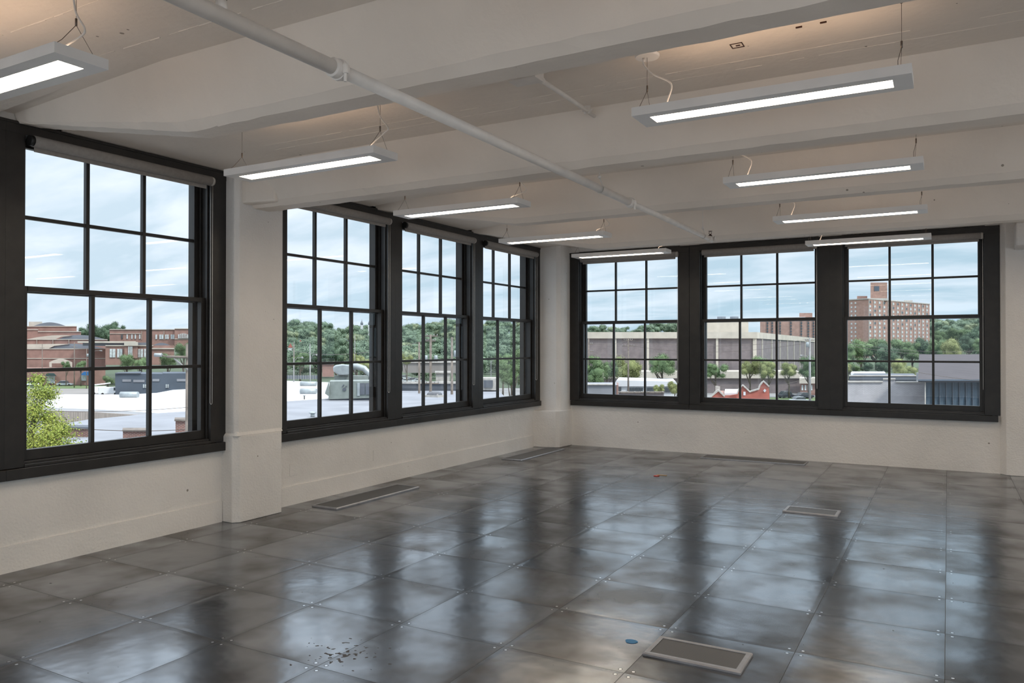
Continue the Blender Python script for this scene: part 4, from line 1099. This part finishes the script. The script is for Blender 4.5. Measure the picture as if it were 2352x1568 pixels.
# ---- church with twin towers on the hill
t = top('church', 'white church with twin domed towers on the far hill', 'church', 838, 900)
for x0 in (828, 845.5):
    part('tower', M_ROOFW, t, FB, x0, x0 + 6, 746, 772, 880, 4)
    q = W(x0 + 3, 746, 882); MB().tube([q, q + Vector((0, 0, 1.5)), q + Vector((0, 0, 3.2)), q + Vector((0, 0, 4.4)), q + Vector((0, 0, 6.8))], [1.4, 1.7, 1.2, .4, .1], 12).build('dome', M_BARREL, t)
part('nave', M_COPE, t, FP, [(829, 768), (829, 761), (838, 757), (849, 761), (849, 768)], 904, 20)
fix(t)
for i, (x0, x1, yt, yb, d, m, lb) in enumerate([(662, 672, 788, 808, 430, M_ROOFW, 'white gabled house among the trees, left of the street light'), (749, 762, 800, 808, 420, M_BRK, 'small red house among the trees'),
        (786, 800, 776, 790, 600, M_BRK, 'brick house high on the hill'), (1150, 1160, 783, 790, 640, M_BRK, 'tiny house on the far hill behind the corner window'), (688, 692, 780, 788, 560, M_ROOFW, 'tiny white house on the hill slope')]):
    t = top('house', lb, 'house', x0, d); part('wall', m, t, FB, x0, x1, (yt + yb) / 2, yb, d, 8); part('roof', M_BARREL if m is not M_ROOFW else M_RED, t, FP, [(x0 - 1, (yt + yb) / 2), ((x0 + x1) / 2, yt), (x1 + 1, (yt + yb) / 2)], d - .3, 9); fix(t)

# ---- big flat building beyond the far windows
t = top('flat_roof_building', 'wide flat-roofed building of grey-brown panels and beige pilasters', 'building', 1550, 240)
A = W(1290, 790, 230); Bq = W(1735, 790, 230); Cq = W(1884, 790, 400); back = Vector((FWD[0], FWD[1], 0)).normalized() * 120
zt = W(1735, 762.5, 230).z; zf = W(1735, 777, 230).z
foot = [(A.x, A.y), (Bq.x, Bq.y), (Cq.x, Cq.y), (A.x + back.x, A.y + back.y)]
MB().prism(foot, GZ, zf).build('panel_wall', M_DKPAN, t)
def outset(p, k): c = sum((Vector(q) for q in foot), Vector((0, 0))) / 4; return tuple(Vector(p) + (Vector(p) - c).normalized() * k)
MB().prism([outset(p, 1.0) for p in foot], zf, zt).build('roof_band', M_BEIGE, t)
for x0, x1 in ((1410.5, 1416), (1485.5, 1491), (1560, 1566), (1644.5, 1650), (1729.5, 1738)): part('pilaster', M_BEIGE, t, FB, x0, x1, 777, 870, 229.4, 1.0)
for k in range(10):        # fins on the receding side
    q = (k + .6) / 10.2; dd = 230 * 400 / (400 - q * (400 - 230)) if False else 230 + 170 * q
    p = Bq.lerp(Cq, q); n_ = (Cq - Bq).normalized(); sd_ = Vector((n_.y, -n_.x, 0))
    MB().prism([tuple((p - n_ * .45)[:2]), tuple((p + n_ * .45)[:2]), tuple((p + n_ * .45 + sd_ * .3)[:2]), tuple((p - n_ * .45 + sd_ * .3)[:2])], GZ, zf).build('fin', M_BEIGE, t)
part('podium', M_DKPAN, t, FB, 1290, 1838, 868, 905, 214, 14); part('podium_band', M_BEIGE, t, FB, 1290, 1842, 853, 868.5, 213, 15)
part('penthouse', M_BEIGE, t, FB, 1590, 1719, 737, 764, 262, 20)
fix(t)
for x0, lb in ((1648, 'left'), (1677.5, 'right')):
    q = W(x0 + 9, 740, 270); tag(MB().tube([q, q + Vector((0, 0, .01)), W(x0 + 9, 727, 270)], [1.4, 1.4, 1.45], 18).build('cooling_tower', M_BARREL), lb + ' of two grey drums on top of the beige penthouse', 'cooling tower')
t = top('brick_slab_block', 'reddish brick apartment slab left of the tall tower', 'building', 1810, 430)
part('wall', M_BRKT, t, FB, 1746, 1880, 730.5, 800, 430, 18); part('penthouse', M_BRKT, t, FB, 1836, 1866, 718.5, 732, 433, 8); part('roof_edge', M_ROOFW, t, FB, 1790, 1850, 727.8, 730.8, 431, 5)
for x0 in (1761, 1772, 1790, 1815, 1839, 1855, 1867):
    for j in range(9): part('window', M_WIN, t, FB, x0, x0 + 3.6, 733 + j * 6.4, 737 + j * 6.4, 429.6, .5)
fix(t)
# ---- tower
t = top('apartment_tower', 'tall brown brick apartment tower with a rooftop block', 'tower', 2040, 540)
P0 = W(1944, 784, 534); P1 = W(1995, 784, 520); P2 = W(2135.5, 784, 583); bk = Vector((FWD[0], FWD[1], 0)).normalized() * 18
zt = W(1995, 687, 520).z
MB().prism([(P0.x, P0.y), (P1.x, P1.y), (P2.x, P2.y), (P2.x + bk.x, P2.y + bk.y), (P0.x + bk.x, P0.y + bk.y)], GZ - 3, zt).build('wall', M_BRKT, t)
MB().prism([(P0.x - .3, P0.y - .3), (P1.x, P1.y - .5), (P2.x + .3, P2.y - .3), (P2.x + bk.x, P2.y + bk.y), (P0.x + bk.x, P0.y + bk.y)], zt, zt + .7).build('roof_edge', M_COPE, t)
part('rooftop_block', M_BRKT, t, FB, 1999.5, 2038, 648.5, 690, 535, 12); part('rooftop_base', M_COPE, t, FB, 1999, 2039, 684.5, 690, 534.5, 13)
part('rooftop_hut', M_BRKT, t, FB, 1968.5, 1992, 679.5, 690, 540, 8); part('dark_patch', M_BLUEG, t, FB, 2008, 2019.5, 657, 668, 534.8, .3); part('rooftop_tank', M_COPE, t, FB, 2076, 2096, 689.5, 698, 565, 6)
nf = (P2 - P1); L_ = nf.length; nf.normalize(); nside = Vector((nf.y, -nf.x, 0))
def on_face(o, dr, sd2, u0, u1, z0, z1, depth, name, m):
    a = o + dr * u0 + sd2 * .02; b_ = o + dr * u1 + sd2 * .02
    MB().prism([tuple(a[:2]), tuple(b_[:2]), tuple((b_ + sd2 * depth)[:2]), tuple((a + sd2 * depth)[:2])], z0, z1).build(name, m, t)
floor_h = 2.82; ncol = 14; cw = L_ / ncol
rest = MB(); cnt = 0
for i in range(ncol):
    on_face(P1, nf, nside, i * cw + .15, i * cw + .7, GZ, zt - .2, .35, 'rib', M_COPE)
for j in range(15):
    for i in range(ncol):
        z1 = zt - 1.0 - j * floor_h
        if z1 < GZ + 4: continue
        a = P1 + nf * (i * cw + 1.25) + nside * .02; b_ = P1 + nf * (i * cw + 3.3) + nside * .02
        pts = [tuple(a[:2]), tuple(b_[:2]), tuple((b_ + nside * .15)[:2]), tuple((a + nside * .15)[:2])]
        if cnt < 96: MB().prism(pts, z1 - 1.5, z1).build('window', M_WINW if (i + j) % 3 else M_WIN, t)
        else: rest.prism(pts, z1 - 1.5, z1)
        cnt += 1
ro = rest.build('windows', M_WINW, t); ro['kind'] = 'stuff'
n0 = (P1 - P0).normalized(); ns0 = Vector((n0.y, -n0.x, 0))
for j in range(0, 13, 1):
    for u in (3.5, 6.5): on_face(P0, n0, ns0, u, u + 1.1, zt - 2.6 - j * floor_h, zt - 1.5 - j * floor_h, .12, 'small_window', M_WINW)
fix(t)

# ---- low roofs in front of the far windows
t = top('mission_gable_building', 'salmon red stepped gable wall with pale coping', 'building', 1700, 140)
part('gable_wall', M_RED, t, FP, [(1632, 925), (1632, 911), (1650, 896), (1664, 909.5), (1694, 905), (1694, 925)], 142, .8)
part('gable_wall', M_RED, t, FP, [(1692, 925), (1692, 905), (1697, 895), (1706, 885), (1722, 900), (1742, 894), (1745, 886), (1753, 876), (1766, 888), (1768, 925)], 140, .8)
part('coping', M_COPE, t, FP, [(1631, 911.5), (1643, 898), (1649.5, 894.5), (1656, 899), (1665, 909.5), (1663, 911), (1650, 898.5), (1634, 912)], 141.7, 1.2)
part('coping', M_COPE, t, FP, [(1691, 905), (1695.5, 893), (1701, 886.5), (1706, 883), (1713, 889), (1722, 898), (1741, 892), (1743.5, 884.5), (1749, 877), (1754, 873.5), (1761, 880), (1767.5, 886.5), (1766, 889), (1753.5, 877), (1747, 885.5), (1744, 894.5), (1722, 901), (1706, 886), (1698, 894.5), (1694, 905)], 139.7, 1.2)
part('square_plaque', M_ROOFW, t, FB, 1707.5, 1712.5, 899.5, 907.5, 139.8, .2); part('diamond_plaque', M_ROOFW, t, FP, [(1753, 896.5), (1756.5, 892.5), (1760, 896.5), (1756.5, 901)], 139.8, .2)
part('roof', M_ROOFW, t, FB, 1664, 1700, 902, 907, 143, 14); part('chimney', M_COPE, t, FB, 1643, 1654, 887, 899, 146, 1)
part('body', M_BRK, t, FB, 1640, 1764, 906, 930, 143, 14)
fix(t)
t = top('white_workshop', 'long white building with a band of windows beyond the far left window', 'building', 1485, 170)
part('wall', M_ROOFW, t, FB, 1412, 1560, 886, 915, 170, 16); part('roof', M_ROOFW, t, FP, [(1408, 887), (1416, 873), (1552, 876), (1560, 887)], 169.5, 17)
for x0 in (1442, 1448, 1454, 1460, 1466, 1472, 1486, 1492, 1498, 1504, 1510, 1516, 1522, 1528, 1534, 1540): part('window', M_WIN, t, FB, x0, x0 + 5, 890.5, 901, 169.7, .4)
part('window', M_WIN, t, FB, 1421, 1427, 889.5, 899, 169.7, .4)
fix(t)
t = top('grey_wall_building', 'pale grey wall at the lower left of the far windows', 'building', 1370, 115); part('wall', M_ROOFG, t, FB, 1300, 1418, 883.5, 925, 115, 8); part('coping', M_COPE, t, FB, 1300, 1412, 881.5, 884, 114.7, 1); part('brick_end', M_BRKN, t, FB, 1416, 1420.5, 884, 925, 114.6, 8.2); fix(t)
t = top('dark_coping_wall', 'low dark-capped wall before the white building', 'wall', 1470, 105); part('wall', M_DKPAN, t, FB, 1421, 1525, 902, 925, 105, .6); part('cap', M_POLE, t, FB, 1419, 1526, 899.6, 902.5, 104.8, 1)
for i in range(7): part('bracket', M_COPE, t, FB, 1425 + i * 16, 1427 + i * 16, 898.6, 900, 104.7, .3)
fix(t)
t = top('red_shop', 'small red and white building right of the parked cars', 'building', 1852, 205); part('wall', M_BRK, t, FB, 1838, 1885, 880, 912, 205, 8); part('roof', M_BEIGE, t, FB, 1836, 1886, 868, 880.5, 204, 9)
for x0 in (1841, 1848, 1855, 1862): part('window', M_WINW, t, FB, x0, x0 + 4, 884, 896, 204.8, .3)
fix(t)
t = top('white_brick_building', 'white painted brick wall with stepped coping beyond the rightmost window', 'building', 2035, 55)
part('wall', M_BRKW, t, FP, [(1930, 960), (1930, 878), (2027, 877), (2029, 870.5), (2055, 870.5), (2057, 877.5), (2124, 878), (2124, 960)], 55, .5)
part('coping', M_COPE, t, FB, 1930, 2028, 875, 878, 54.9, .7); part('coping', M_COPE, t, FB, 2057, 2124, 876, 879, 54.9, .7); part('coping', M_COPE, t, FB, 2028, 2057, 869, 871.5, 54.9, .7)
part('roof', M_DKROOF, t, FB, 1952, 2108, 866, 872, 62, 10); part('rear_parapet', M_COPE, t, FB, 1950, 2106, 861.5, 864, 62, .4); part('rear_wall', M_DKROOF, t, FB, 1950, 2106, 864, 885, 62.1, .3)
part('white_roof_strip', M_ROOFW, t, FB, 1954, 2034, 856.5, 861, 80, 6); part('white_post', M_ROOFW, t, FB, 2104.5, 2110, 856, 880, 56.5, .3)
fix(t)
t = top('shingled_building', 'grey shingle roof over blue-grey board wall at far right', 'building', 2200, 50)
mb = MB(); e0 = W(2109, 871, 48); e1 = W(2420, 871, 48); r0 = W(2111, 813.5, 56); r1 = W(2420, 813.5, 56)
dn = Vector((0, 0, -.18)); mb.hexa([e0 + dn, e1 + dn, r1 + dn, r0 + dn], [e0, e1, r1, r0]); mb.build('shingle_roof', M_SHING, t)
part('fascia', M_BLUEG, t, FB, 2109, 2420, 871, 874.5, 47.9, .15)
part('board_wall', M_BOARD, t, FB, 2126, 2420, 874, 975, 48.6, 6)
for i in range(12): part('batten', M_BLUEG, t, FB, 2143 + i * 15.2, 2144.6 + i * 15.2, 874.5, 975, 48.5, .12)
part('downspout', M_COPE, t, FB, 2124, 2127, 874, 975, 48.3, .1)
fix(t)

# ---------------------------------------------------------------- cars and vans
def car(name, px, py, z, ang, m, label, L=4.6, H=1.5, suv=False, group=None):
    c = WZ(px, py, z); t = thing(name, label, 'car' if name == 'car' else 'van', tuple(c), ang, group)
    w_ = .9
    def side(pts, y0, y1, nm, m_, bev=.05):
        mb = MB(); mb.sweep([(a * L / 2, y0, b_) for a, b_ in pts], (0, y1 - y0, 0)); return mb.build(nm, m_, t, bevel=bev)
    if name == 'van':
        side([(-1, .35), (1, .35), (1, .95), (.82, 1.15), (.62, H), (-.98, H), (-1, .5)], -w_, w_, 'body', m)
        side([(.60, 1.2), (.80, 1.2), (.64, H - .1), (.45, H - .1), (.45, 1.2)], -w_ - .01, w_ + .01, 'side_window', M_WIN, 0)
        side([(-1.004, 1.15), (-1.004, H - .15), (-.99, H - .15), (-.99, 1.15)], -w_ + .15, w_ - .15, 'rear_window', M_WIN, 0)
    else:
        side([(-1, .3), (1, .3), (1, .62), (.93, .78), (.5, .88), (-.9, .92), (-1, .8)], -w_, w_, 'body', m)
        r_ = -.92 if suv else -.72
        side([(.45, .86), (.2, H), (-.5, H), (r_, .9)], -w_ + .1, w_ - .1, 'cabin', M_WIN)
        side([(.18, H - .06), (.16, H + .02), (-.52, H + .02), (-.56, H - .06)], -w_ + .12, w_ - .12, 'roof', m)
    for sx in (-.62, .62):
        for sy in (-1, 1): MB().tube([(sx * L / 2, sy * (w_ - .2), .33), (sx * L / 2, sy * (w_ + .01), .33)], .33, 14).build('wheel', M_TYRE, t)
    return t
car('car', 150, 886, GZ, YAW + .15, M_CARS, 'silver SUV parked by the blue awning', 4.7, 1.7, True)
car('car', 72, 886, GZ, YAW + .1, M_CARW, 'white car at the left edge of the large window', 4.5, 1.5)
car('car', 107, 882, GZ, YAW + .1, M_CARD, 'dark car under the green awning, half hidden by the tree', 4.5, 1.5)
v = car('van', 250, 907, GZ, YAW + .5, M_CARW, 'white van beside the blue-grey building', 4.8, 2.1)
v2 = car('van', 229, 905, GZ, YAW + .6, M_CARW, 'white van partly behind a window bar, carrying a lift boom', 4.8, 2.1)
MB().tube([(-2.2, 0, 2.4), (2.6, .2, 2.9)], .16, 10).build('lift_boom', M_CARW, v2); MB().box(-1.9, -1.6, -.2, .2, 2.05, 2.45).build('boom_mount', M_CARW, v2)
car('car', 1808, 914, GZ, YAW + .3, M_CARD, 'dark SUV parked behind the grass verge', 4.7, 1.75, True)
car('car', 1847, 915, GZ, YAW + .35, M_CARD, 'dark grey car right of the dark SUV', 4.7, 1.5)
car('car', 1838, 926, GZ, YAW + .2, M_CARS, 'silver car at the bottom of the middle far window', 4.6, 1.5)
for i, (px, py, m, lb) in enumerate([(934, 879, M_CARS, 'silver car in the street left of the pole group'), (948, 876, M_CARD, 'dark car in the street beside the silver one'), (962, 878, M_CARS, 'grey car close to the leftmost utility pole'), (930, 870, M_CARW, 'white car behind the row of parked cars')]):
    car('car', px, py, GZ, YAW + .4, m, lb)

# ---------------------------------------------------------------- poles, street lights, wires
def pole(px, py, d, r, label, arms=(), trans=(), m=M_POLE, lean=0):
    b_ = W(px, 784, d); zt = W(px, py, d).z
    t = thing('utility_pole', label, 'utility pole', (b_.x, b_.y, GZ)); hgt = zt - GZ
    MB().tube([(0, 0, 0), (lean, 0, hgt)], [r * 1.25, r * .85], 10).build('pole', m, t)
    rx = Vector((RGT[0], RGT[1], 0))
    for dz, hw in arms:
        a = Vector((lean, 0, hgt - dz)); MB().tube([a - rx * hw, a + rx * hw], r * .45, 6).build('crossarm', M_POLE, t)
        for q in (-.95, -.5, .5, .95): p = a + rx * hw * q; MB().tube([p, p + Vector((0, 0, r * 1.6))], r * .35, 6).build('insulator', M_POLEM, t)
    for dz, off, h_ in trans:
        a = rx * off + Vector((0, 0, hgt - dz)); MB().tube([a, a + Vector((0, 0, h_ * .9)), a + Vector((0, 0, h_))], [h_ * .3, h_ * .3, h_ * .2], 12).build('transformer', M_METAL, t)
    return t
def street_light(px, py, d, arm_px, label, m=M_POLEM):
    b_ = W(px, 784, d); zt = W(px, py, d).z; t = thing('street_light', label, 'street light', (b_.x, b_.y, GZ)); h_ = zt - GZ
    MB().tube([(0, 0, 0), (0, 0, h_)], [.13, .08], 8).build('pole', m, t)
    dxy = (W(arm_px, 784, d) - b_); q = Vector((dxy.x, dxy.y, 0))
    MB().tube([(0, 0, h_ - .8), tuple(q * .4 + Vector((0, 0, h_ + .1))), tuple(q * .85 + Vector((0, 0, h_ + .15)))], .05, 6).build('arm', m, t)
    MB().tube([tuple(q * .8 + Vector((0, 0, h_ + .15))), tuple(q * 1.0 + Vector((0, 0, h_ + .08))), tuple(q * 1.1 + Vector((0, 0, h_ + .02)))], [.10, .2, .08], 8).build('lamp_head', m, t)
    return t
street_light(675, 822, 150, 695, 'street light with an arm, leftmost beyond the pilaster'); street_light(713, 816, 150, 728, 'street light with an arm, second beyond the pilaster')
street_light(1128, 828, 170, 1138, 'street light seen through the corner window'); street_light(210, 806, 230, 233, 'street light in front of the school')
pole(675, 786, 152, .12, 'thin pole behind the leftmost street light'); pole(815, 770, 200, .09, 'thin pole left of the church', m=M_POLEM); pole(712, 790, 155, .10, 'thin pole behind the second street light', m=M_POLEM)
pole(963, 786, 92, .14, 'left of three utility poles behind the grey roof', arms=[(2.2, .5)])
pole(989, 768, 95, .17, 'central utility pole with two transformers and a fanned top', arms=[(.2, .85), (.8, .6), (6.0, 1.0)], trans=[(3.3, -.55, .75), (3.3, .65, .75)])
pole(1038, 774, 90, .15, 'right utility pole with one transformer', trans=[(2.3, .42, .75)])
pole(1353, 778, 150, .16, 'bare utility pole at the left of the far windows', arms=[(1.0, .8), (2.4, .9), (4.0, .7)], lean=-.1)
pole(1443, 778, 165, .17, 'utility pole with two crossarms before the flat-roofed building', arms=[(.3, .9), (1.5, 1.3)])
pole(1860, 776, 135, .18, 'utility pole beside the parked cars', arms=[(.4, .8)], trans=[(1.6, -.4, .9)], m=M_POLEM)
t = street_light(1861, 818, 134, 1839, 'street lamp on the pole above the parked cars')
pole(97, 790, 240, .10, 'thin pole before the school, leftmost', arms=[(1.2, .7)]); pole(171, 786, 240, .13, 'wooden pole before the school', arms=[(1.4, .9)]); pole(199, 800, 235, .10, 'pole carrying a small transformer before the school', trans=[(2.5, .3, .9)])
pole(432, 790, 38, .12, 'near utility pole at the right edge of the large window', arms=[])
# near bracket arm with lamp on the near pole
t = thing('pole_bracket', 'horizontal wooden bracket reaching left from the near pole', 'bracket', tuple(W(432, 820, 37.8)))
A0 = W(432, 820, 37.8); mb = MB(); mb.tube([Vector((0, 0, 0)), W(384, 819, 37.8) - A0], .06, 8); mb.build('arm', M_POLE, t)
mb = MB(); mb.tube([W(432, 850, 37.8) - A0, W(400, 823, 37.8) - A0], .045, 8); mb.build('brace', M_POLEM, t)
mb = MB(); mb.tube([W(355, 815, 37.9) - A0, W(372, 815, 37.9) - A0], .09, 8); mb.build('lamp', M_METAL, t); MB().tube([W(372, 816, 37.9) - A0, W(386, 819, 37.9) - A0], .03, 6).build('lamp_neck', M_POLE, t)
def wire(a, b_, sag, label, r=.02):
    pts = [a.lerp(b_, q / 14) - Vector((0, 0, sag * 4 * (q / 14) * (1 - q / 14))) for q in range(15)]
    tag(MB().tube(pts, r, 5).build('power_line', M_CABLE), label, 'cable', 'overhead wires')
wire(W(20, 940, 30), W(440, 934, 38), .15, 'overhead wire crossing the large window before the corrugated wall', .012)
wire(W(180, 984, 35), W(440, 985, 40), .1, 'lower overhead wire before the brick piers', .018)
wire(W(1340, 783, 150), W(1443, 781, 165), .8, 'wire between the two poles before the flat-roofed building', .03)
wire(W(1443, 781, 165), W(1860, 779, 135), 1.2, 'upper wire across the flat-roofed building', .03); wire(W(1443, 792, 165), W(1860, 786, 135), 1.6, 'lower wire across the flat-roofed building', .03)
wire(W(1640, 885, 120), W(1860, 866, 134), 1.0, 'wire running over the red gable', .025)
wire(W(1930, 784, 90), W(2300, 800, 110), .8, 'wire across the trees below the tower', .02); wire(W(1930, 790, 90), W(2300, 808, 110), .8, 'second wire across the trees below the tower', .02)
wire(W(2110, 855, 42), W(2330, 878, 40), .1, 'thin wire in front of the shingle roof', .012)
wire(W(640, 835, 150), W(860, 838, 150), .8, 'wire crossing behind the exhaust duct', .03); wire(W(650, 800, 150), W(989, 779, 95), 1.5, 'wire running to the central pole', .03)

# ---------------------------------------------------------------- trees
def tr(kind, px, py, d, rpx, label, group=None, zs=1.0, base=None):
    c = W(px, py, d); return tree(kind, c, rpx * d / F, label, group, True, zs, crown_base=base)
for a in [('tall', 1366, 858, 150, 40, 'light green tree behind the pale grey wall', 1.0), ('round_a', 1395, 850, 165, 30, 'green tree between the light green tree and the pole', 1.0),
          ('olive', 1442, 848, 190, 42, 'spreading olive tree beside the pole with two crossarms', .9), ('round_b', 1520, 836, 185, 38, 'dark spreading tree before the grey panels in the left far window', 1.0),
          ('round_a', 1643, 852, 185, 30, 'round tree left of the red gable', .8), ('olive', 1722, 845, 190, 30, 'olive tree above the red gable', .9), ('round_b', 1750, 838, 200, 36, 'taller tree above the highest red gable', .9),
          ('yellow', 1765, 850, 188, 28, 'yellowish tree above the red gable', 1.0), ('olive', 1812, 850, 190, 26, 'tree above the dark SUV', .9), ('round_a', 1858, 842, 190, 34, 'tree behind the pole at the right of the middle far window', 1.0),
          ('olive', 1550, 890, 130, 22, 'small sparse tree before the white building', 1.1), ('olive', 1512, 893, 125, 16, 'little bush before the band of windows', .9)]:
    tr(a[0], a[1], a[2], a[3], a[4], a[5], None, a[6], GZ)
LBT = ['light green tree at the left edge of the last window, below the tower', 'tall green tree below the plain side wall of the tower', 'green tree below the left corner of the ribbed tower front', 'dark green tree below the ribbed front, nearer than its neighbours',
       'round green tree below the middle of the ribbed tower front', 'green tree right of the middle of the tower front', 'dark tree at the right foot of the tower', 'green tree just right of the tower, behind the shingle roof',
       'small green tree low at the left edge, above the dark roof', 'small dark tree at the left of the bright lawn', 'dark low tree at the right of the bright lawn', 'hazy green tree on the slope right of the tower', 'hazy green tree on the slope above the yellow-green tree',
       'hazy green tree on the slope above the dark round tree', 'dark tree on the slope at the right edge of the last window', 'green tree hidden by the window mullion left of the tower']
i = 0
for kind, px, py, d, r in [('round_a', 1950, 812, 360, 38), ('round_b', 1978, 800, 400, 36), ('round_a', 2012, 800, 400, 34), ('dark', 2040, 815, 380, 34), ('round_b', 2070, 798, 410, 34), ('round_a', 2095, 806, 400, 32),
                           ('dark', 2125, 800, 400, 32), ('round_a', 2150, 798, 380, 28), ('round_b', 1965, 846, 330, 16), ('dark', 1990, 842, 340, 18), ('dark', 2026, 842, 330, 22), ('round_a', 2155, 776, 560, 24), ('round_b', 2185, 768, 600, 26), ('round_a', 2215, 772, 600, 24), ('dark', 2245, 768, 600, 26), ('round_a', 1936, 840, 330, 26)]:
    i += 1; tr(kind, px, py, d, r, LBT[i - 1], 'trees below the tall tower', .95)
for kind, px, py, d, r, lb in [('yellow', 2185, 805, 240, 34, 'yellow-green tree above the shingle roof'), ('dark', 2225, 786, 300, 30, 'dark round tree at the right edge, behind the yellow-green one'), ('yellow', 2066, 846, 230, 28, 'olive tree left of the shingle roof'), ('yellow', 2092, 858, 200, 22, 'low olive tree behind the white post'),
                               ('yellow', 1948, 846, 200, 14, 'small yellowish tree at the left edge of the rightmost window'), ('round_a', 2260, 796, 280, 26, 'green tree at the right edge of the last window')]:
    tr(kind, px, py, d, r, lb, None, 1.0, GZ)
for kind, px, py, d, r, lb in [('round_a', 152, 838, 250, 12, 'small green tree under the school entrance arch'), ('round_b', 186, 838, 250, 16, 'green bush before the brick wall of the school'), ('round_a', 292, 832, 240, 26, 'wide green tree before the stair tower'), ('round_b', 325, 834, 240, 22, 'green tree right of the stair tower'),
                               ('round_b', 248, 872, 215, 16, 'round green tree left of the blue-grey building'), ('round_a', 422, 806, 200, 26, 'light green tree by the near pole'), ('round_b', 385, 828, 250, 28, 'green tree behind the blue-grey building'), ('dark', 220, 768, 420, 30, 'dark trees behind the school, between its blocks'), ('dark', 268, 758, 430, 24, 'dark tree rising behind the tall right range of the school'),
                               ('dark', 195, 770, 425, 22, 'dark tree behind the curved school roof'), ('dark', 247, 766, 425, 26, 'dark tree at the left end of the tall range'),
                               ('olive', 820, 832, 240, 26, 'yellow-green tree above the curved duct'), ('olive', 838, 842, 220, 22, 'olive tree right of the exhaust duct'), ('olive', 935, 826, 180, 18, 'yellow-green tree left of the utility poles'),
                               ('round_a', 1175, 860, 110, 38, 'large green tree in the window beside the corner column'), ('round_b', 1200, 815, 150, 36, 'bright green tree at the right of the corner window'), ('round_a', 1155, 830, 170, 26, 'green tree behind the louvred box'),
                               ('dark', 772, 812, 260, 32, 'dark round tree left of the thin pole'), ('dark', 735, 822, 265, 26, 'dark green tree above the small brick building'), ('round_b', 690, 826, 260, 28, 'green tree behind the street lights')]:
    tr(kind, px, py, d, r, lb, None, 1.0, None if d > 400 else GZ)
# wooded hill: every tree on its own
rnd = random.Random(3); G_ = 'trees covering the far hills'
n = 0; taken = []
for k in range(6000):
    if n >= 290: break
    band = rnd.random()
    if band < .70: px = rnd.uniform(640, 1240)
    elif band < .78: px = rnd.uniform(1335, 1570)
    elif band < .84: px = rnd.uniform(170, 440)
    else: px = rnd.uniform(2125, 2265)
    d = 290 + 880 * rnd.random()
    if 1300 < px < 1600 and d < 800: d = rnd.uniform(800, 1150)
    if px > 1600 and (d < 480 or (px < 2160 and d < 650)): continue
    if px < 500 and d < 600: continue
    r = rnd.uniform(5.5, 9.0) * (1 + (d - 300) / 1300)
    q = W(px, 784, d); z = (hill_z(px, d) if d > 300 else GZ) + r * .75
    if any((q.x - a_) ** 2 + (q.y - b_) ** 2 < (1.05 * (r + c_)) ** 2 * .55 for a_, b_, c_ in taken): continue
    taken.append((q.x, q.y, r))
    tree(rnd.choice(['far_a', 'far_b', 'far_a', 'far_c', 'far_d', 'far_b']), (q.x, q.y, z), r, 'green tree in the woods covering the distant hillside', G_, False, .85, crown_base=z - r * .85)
    n += 1

# near street tree at the lower left of the large window
c = W(70, 965, 22)
t = thing('street_tree', 'yellow-green street tree at the lower left of the large window', 'tree', (c.x, c.y, GZ))
rnd = random.Random(5); mb = MB(); random.seed(5)
bl = []
for (px, py, dd, r) in [(60, 1010, 22, .75), (110, 1000, 21.5, .5), (40, 960, 22, .7), (90, 900, 22.2, .42), (78, 940, 22, .5), (140, 985, 21.8, .40), (85, 870, 22.5, .22), (130, 1040, 21.5, .6), (60, 1060, 22, .9), (150, 1030, 21.8, .38), (20, 1010, 22.5, .9), (112, 960, 22.3, .34), (112, 905, 22.6, .26), (40, 1120, 22, 1.1), (120, 1110, 22, .8)]:
    bl.append((W(px, py, dd), r))
for cc, r in bl:
    for i in range(int(3000 * r)):
        u = rnd.uniform(-1, 1); a = rnd.uniform(0, 6.283); s_ = math.sqrt(1 - u * u); d_ = Vector((s_ * math.cos(a), s_ * math.sin(a), u * .8))
        p = cc + d_ * r * (rnd.uniform(.3, 1.0) if rnd.random() < .75 else rnd.uniform(.95, 1.5)); nn = (d_ + Vector((rnd.uniform(-.8, .8), rnd.uniform(-.8, .8), rnd.uniform(0, 1)))).normalized()
        t1 = nn.cross(Vector((rnd.uniform(-1, 1), rnd.uniform(-1, 1), rnd.uniform(-1, 1)))).normalized(); t2 = nn.cross(t1); l = rnd.uniform(.018, .038)
        mb.add([p - t1 * l, p - t2 * l * .62, p + t1 * l * .9, p + t2 * l * .62], [(0, 1, 2, 3)])
mb.build('foliage', L_YEL, t)
mb = MB(); base = Vector((c.x, c.y, GZ)); tip = W(85, 905, 22.2)
mb.tube([base, base + Vector((.1, 0, 5)), W(62, 1080, 22), W(72, 990, 22), tip], [.16, .13, .09, .06, .02], 8); mb.build('trunk', M_BARK, t)
for q, (bx, by, bd) in enumerate([(135, 990, 21.8), (25, 980, 22.3), (110, 1030, 21.6), (112, 915, 22.5)]):
    MB().tube([W(66, 1040, 22), W((66 + bx) / 2, by + 18, (22 + bd) / 2), W(bx, by, bd)], [.05, .035, .012], 6).build('branch', M_BARK, t)
fix(t)
for o in [o for o in bpy.data.objects if 'proto' in o]: del o['proto']
